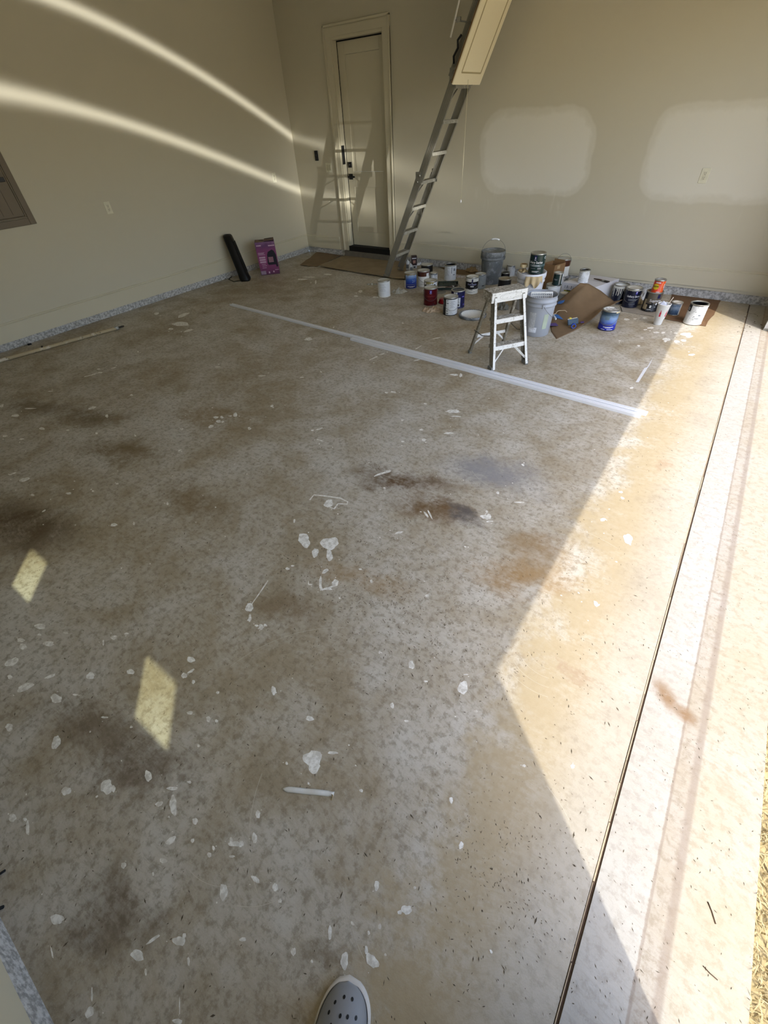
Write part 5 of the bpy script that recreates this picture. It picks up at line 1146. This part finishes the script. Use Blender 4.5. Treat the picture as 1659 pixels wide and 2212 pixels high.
# ================================================================== PAINT SPOTS, SCRATCHES AND LITTER ON THE SLAB
random.seed(21)
SP = [((0, 1300, 2.765), [(240,147,30,18),(392,186,14,7),(235,197,13,6),(125,229,25,11),(137,268,25,16),(290,250,36,14),(70,360,42,22,-.5),(60,450,16,13),(300,445,32,9,-.4),(150,510,48,22,-.4),(540,442,26,20),(335,578,34,26),(450,555,17,6),(625,690,20,6),(680,213,20,12),(617,245,6,16),(755,190,15,6),(780,418,26,14),(1140,345,26,16),(1100,440,16,18),(1140,415,26,7,-.5),(1155,478,9,13),(1300,542,11,8),(1135,663,20,10),(1245,700,14,16),(1293,712,9,10),(55,750,24,22),(335,840,22,46,.3),(885,1040,20,34),(637,1105,36,44,.5),(675,1115,16,20),(395,1130,28,26,-.6),(950,1207,22,15,-.5),(1030,1115,30,12),(1035,1215,20,64),(75,1290,24,22),(150,1300,12,10),(1165,1310,18,18),(1130,1077,14,8),(1635,530,14,26),(1490,35,24,24),(1560,150,14,16)]),
 ((0, 1700, 2.765), [(1020,320,36,18,-.8),(738,468,16,18),(1150,320,11,12),(1250,405,14,14),(1400,340,34,16),(1440,340,16,20),(1380,318,8,22),(1385,415,20,7),(1520,300,15,26),(1540,160,14,18),(1335,628,26,46),(1525,550,28,12,.6),(1640,600,12,26),(1070,920,36,30),(1100,890,10,20,.3),(915,910,46,10,-.6),(820,1005,38,34),(340,790,36,34),(1125,1040,8,28),(870,1105,7,22),(535,1345,22,38,.3),(548,1240,7,40),(1450,910,18,14),(975,440,24,14),(915,520,7,11),(1072,1310,4,50),(1060,1400,30,16),(1275,365,8,15),(165,245,12,40),(310,990,6,34,-.2)]),
 ((500, 1600, 2.765), [(485,105,52,50),(490,150,36,46),(605,72,34,8),(775,298,10,10),(157,440,14,22),(137,590,14,22),(145,830,28,14,.6),(262,875,14,26),(290,957,12,12),(867,865,16,28),(1045,1010,30,30),(1005,1025,12,14),(1372,625,14,22),(1312,355,12,18),(588,1145,12,40),(675,1315,24,50),(840,1315,30,50,-.5),(805,1250,9,28),(885,1110,9,18),(370,1260,14,26),(480,1318,8,10),(1095,878,8,10),(460,255,6,8),(330,135,8,10)]),
 ((0, 640, 2.765), [(1095,112,36,9,-.3),(1080,165,44,14),(1125,205,30,6,-.3),(1020,195,16,5),(935,103,16,7),(550,667,22,8,-.3),(638,715,8,11),(92,712,24,8),(250,790,16,8),(130,853,15,5),(577,818,9,6),(405,800,10,4),(785,590,10,5),(825,331,6,4),(600,455,14,4),(545,470,48,3,-.25),(590,435,10,4),(680,427,16,3,-.3),(300,567,14,3),(180,670,36,3),(10,655,12,8),(30,835,16,6),(1290,723,14,7),(1325,722,10,7),(1305,747,16,8),(1330,750,8,6),(1260,778,18,8,-.3),(1405,708,14,11,-.5),(1375,715,12,3),(1075,920,10,5,-.4),(1085,793,11,4),(808,833,6,4),(145,1095,36,10,-.3),(195,1187,10,7),(410,1177,18,6),(75,1060,22,5,-.3),(555,1163,8,4),(700,1120,9,4),(1000,1238,7,9),(262,1282,12,5,-.5),(1300,422,16,3),(1565,475,22,3),(1625,655,9,7),(1490,790,10,8),(800,1357,7,9),(680,1365,20,10)]),
 ((500, 1100, 2.765), [(435,185,34,42,-.5),(590,205,50,36),(560,200,26,30),(500,260,20,26),(585,275,18,36),(560,370,24,9,-.6),(533,440,6,44),(575,475,28,7),(617,440,16,20),(470,450,13,4),(460,440,4,12),(335,355,12,8),(365,338,9,5),(105,580,18,20),(110,650,9,24),(150,695,11,7),(175,708,13,10),(200,692,9,8),(250,1082,12,20),(468,1250,22,16),(1075,930,18,24),(1382,1066,32,36),(960,1172,12,16),(1045,1265,14,7),(1160,1028,12,6),(1400,987,14,4),(835,430,9,10),(1168,516,10,9),(1515,45,28,12),(1545,72,18,4),(1525,15,7,9),(1185,30,5,32,-.5),(1000,140,26,6,-.2),(770,358,10,6),(375,70,6,12),(885,855,6,8)]),
 ((400, 800, 2.765), [(857,795,26,24),(1600,245,46,9),(1575,375,30,6),(1620,275,28,4),(1425,415,12,9),(1410,355,14,5),(1300,425,9,5),(1295,298,5,5),(1245,130,18,4,.3),(1435,200,10,5),(1190,702,8,4),(1440,862,6,24,-.6),(800,350,26,4,-.3),(805,418,20,4,.3),(760,358,9,5),(1175,615,50,5,-.3),(1215,602,14,7)]),
 ((1250, 680, 4.056), [(420,40,24,9),(495,35,14,5),(630,115,30,7),(680,155,24,8),(740,157,18,8),(770,215,36,12),(760,230,14,10),(580,28,22,7),(527,272,14,7),(360,228,12,4),(555,202,14,4),(850,160,22,5),(580,130,12,5),(860,235,28,10),(920,225,24,10),(940,170,44,16),(970,190,30,10),(990,350,30,8),(465,640,16,9)]),
 ((1050, 950, 4.1475), [(1272,888,46,40,.5),(1047,715,25,15),(1207,468,18,10),(1222,522,20,9,.3),(985,1470,16,32,-.5),(1005,1480,16,8,-.5),(330,225,14,9,.4),(105,475,14,12),(20,690,26,26),(30,732,26,8),(300,560,50,6),(1100,620,5,5)]),
 ((900, 1250, 3.318), [(1118,1345,16,14),(770,1340,12,11),(430,950,10,9)]),
 ((600, 560, 4.1475), [(740,288,20,10),(700,330,18,7),(875,340,24,5),(860,885,44,5,-.45),(935,850,26,4,-.3),(1245,905,32,5,-.2),(1260,790,36,4,-.5),(1420,707,36,4,-.2),(215,1058,18,4),(390,1010,6,4),(450,135,40,6),(220,180,50,6),(340,205,7,20),(280,160,60,4),(1580,1035,40,8),(1640,1040,14,16),(1035,1190,26,6),(975,1195,18,6),(1120,572,9,5),(945,645,12,3),(500,612,6,7),(275,715,36,14)])]
spots = MB()
def blob(cx, cy, a, b, ang=0.0, z=.0007, rag=.22):
    n = 18 if a > 3 else 12; ph = [random.uniform(0, 6.28) for _ in range(4)]; ca, sa = math.cos(ang), math.sin(ang); P = []
    for i in range(n):
        q = 2 * math.pi * i / n; k = 1 + rag * (.5 * math.sin(2 * q + ph[0]) + .35 * math.sin(3 * q + ph[1]) + .35 * math.sin(5 * q + ph[2]) + .2 * math.sin(7 * q + ph[3]))
        x, y = a * k * math.cos(q), b * k * math.sin(q); P.append(G(cx + x * ca - y * sa, cy + x * sa + y * ca, z))
    c = G(cx, cy, z + .0004); v = [c] + P
    ar = sum((P[i].x - c.x) * (P[(i + 1) % n].y - c.y) - (P[(i + 1) % n].x - c.x) * (P[i].y - c.y) for i in range(n))
    spots.add(v, [((0, 1 + i, 1 + (i + 1) % n) if ar > 0 else (0, 1 + (i + 1) % n, 1 + i)) for i in range(n)])
for (ox, oy, sc), L in SP:
    for e in L:
        x, y, a, b = e[:4]; ang = e[4] if len(e) > 4 else 0.0; blob(ox + x / sc, oy + y / sc, a / sc, b / sc, ang)
        for _ in range(random.choice((0, 0, 1, 1))):      # stray droplets
            q = random.uniform(0, 6.28); r_ = random.uniform(1.2, 2.4) * max(a, b) / sc; blob(ox + x / sc + r_ * math.cos(q), oy + y / sc + r_ * .7 * math.sin(q), random.uniform(.8, 1.8), random.uniform(.6, 1.3))
def smear(pix, w):
    P = [G(*p, .0009) for p in pix]; vs = []
    for i, p in enumerate(P):
        d = (P[min(i + 1, len(P) - 1)] - P[max(i - 1, 0)]).normalized(); n = Vector((-d.y, d.x, 0)) * w * random.uniform(.6, 1.2); vs += [p - n, p + n]
    spots.add(vs, [(2 * i, 2 * i + 2, 2 * i + 3, 2 * i + 1) for i in range(len(P) - 1)])
smear([(669, 1080), (678, 1069), (700, 1071), (735, 1076), (751, 1084), (750, 1089), (730, 1088), (722, 1099), (712, 1096)], .006)
smear([(691, 1250), (692, 1268), (696, 1274), (705, 1272), (715, 1268), (728, 1264), (729, 1256), (722, 1252)], .006)
smear([(579, 1254), (565, 1275), (553, 1292), (545, 1303), (540, 1310)], .003); smear([(808, 1029), (828, 1023), (842, 1019)], .004)
def speck_mat():
    k = NT('floor_paint', .55, 0, .4); p = k.pos(); a = k.noise(p, 45, 4, .65); k.col(k.mix(k.step(a, .38, .62), lin((206, 202, 190)), lin((240, 238, 230)))); return k.m
# random small droplets over the slab
rs = random.Random(77)
for i in range(420):
    x, y = rs.uniform(-6.0, .3), rs.uniform(-.55, 5.6); r_ = rs.uniform(.002, .006); c = Vector((x, y, .0008)); n = 6
    spots.add([c + Vector((r_ * rs.uniform(.6, 1.6) * math.cos(q), r_ * rs.uniform(.5, 1.2) * math.sin(q), 0)) for q in [2 * math.pi * k / n for k in range(n)]], [tuple(range(n))])
so = spots.build('paint_spots', speck_mat(), floor); so['kind'] = 'stuff'
# arcs scratched by a dragged tool
sc_ = MB()
def scratch(cx, cy, R_, a0, a1, w=.0009, n=18):
    c = G(cx, cy); P = [c + Vector((R_ * math.cos(a0 + (a1 - a0) * i / n), R_ * math.sin(a0 + (a1 - a0) * i / n), .0006)) for i in range(n + 1)]; vs = []
    for i, p in enumerate(P): n_ = (p - c); n_.z = 0; n_.normalize(); vs += [p - n_ * w, p + n_ * w]
    sc_.add(vs, [(2 * i, 2 * i + 2, 2 * i + 3, 2 * i + 1) for i in range(n)])
for i in range(9): scratch(905 + i * 3, 940 + (i % 3) * 4, .16 + .045 * i, 2.6 + .1 * (i % 4), 4.4 + .2 * (i % 3))
for i in range(8): scratch(880 + i * 4, 985 + (i % 2) * 5, .10 + .032 * i, 2.4 + .12 * (i % 3), 4.1 + .15 * (i % 4), .0008)
for i in range(14): q = rs.uniform(0, 6.28); scratch(rs.uniform(500, 1150), rs.uniform(950, 1900), rs.uniform(.2, .7), q, q + rs.uniform(.3, .9), .0006)
for i in range(4): scratch(1190, 1400, .10 + .04 * i, 3.9 + .1 * i, 5.0, .0004)
tag(sc_.build('scratches', mat('scratch_pale', (200, 194, 178), .7), floor), kind='stuff')
# leaf litter ground into the concrete
lt = MB()
def fleck(x, y, s=1.0):
    a = rs.gauss(2.35, .7); L = rs.uniform(.0022, .0085) * s; w = rs.uniform(.0009, .0022) * s; d = Vector((math.cos(a), math.sin(a), 0)); n_ = Vector((-d.y, d.x, 0)); c = Vector((x, y, .0007))
    lt.add([c - d * L, c + n_ * w, c + d * L * .9, c - n_ * w * .8], [(0, 3, 2, 1)])
for i in range(3600): fleck(rs.uniform(-4.6, .33), rs.uniform(-.62, 3.6), .85)
for i in range(1500): fleck(rs.uniform(-6.1, .33), rs.uniform(-.62, 6.0), 1.3)
for i in range(420): p = G(1090, 1890); fleck(p.x + rs.gauss(0, .16), p.y + rs.gauss(0, .15), .62)
for i in range(700): p = G(820, 1280); fleck(p.x + rs.gauss(0, .35), p.y + rs.gauss(0, .22))
for i in range(700): fleck(rs.uniform(.36, .735), rs.uniform(-.3, 5.2), .7)
for i in range(30): fleck(rs.uniform(.30, .5), rs.uniform(5.3, 6.0), 3.0)
tag(lt.build('leaf_litter', mat('litter_dark', (86, 76, 60), .9, var=.3, scale=8), floor), kind='stuff')
def twig(pix, label, r_=.0016, mt=None):
    P = [G(*q, r_) for q in pix]; o = MB().tube([p - P[0] for p in P], r_, 6).build('twig', mt or mat('twig', (70, 52, 34), .8), None); o.location = P[0]; tag(o, label, 'twig')
twig([(1529, 1948), (1538, 1970), (1546, 1996)], 'thin curved twig on the sunlit apron near the lawn'); twig([(1519, 2087), (1534, 2103), (1550, 2117)], 'darker bent twig on the sunlit apron near the seal mark', .0014)
twig([(-14, 1897), (11, 1880)], 'black rubber stick on the floor near the near wall curb', .004, M_RUB); twig([(-10, 1966), (7, 1959)], 'short black rubber scrap beside the near wall curb', .005, M_RUB)
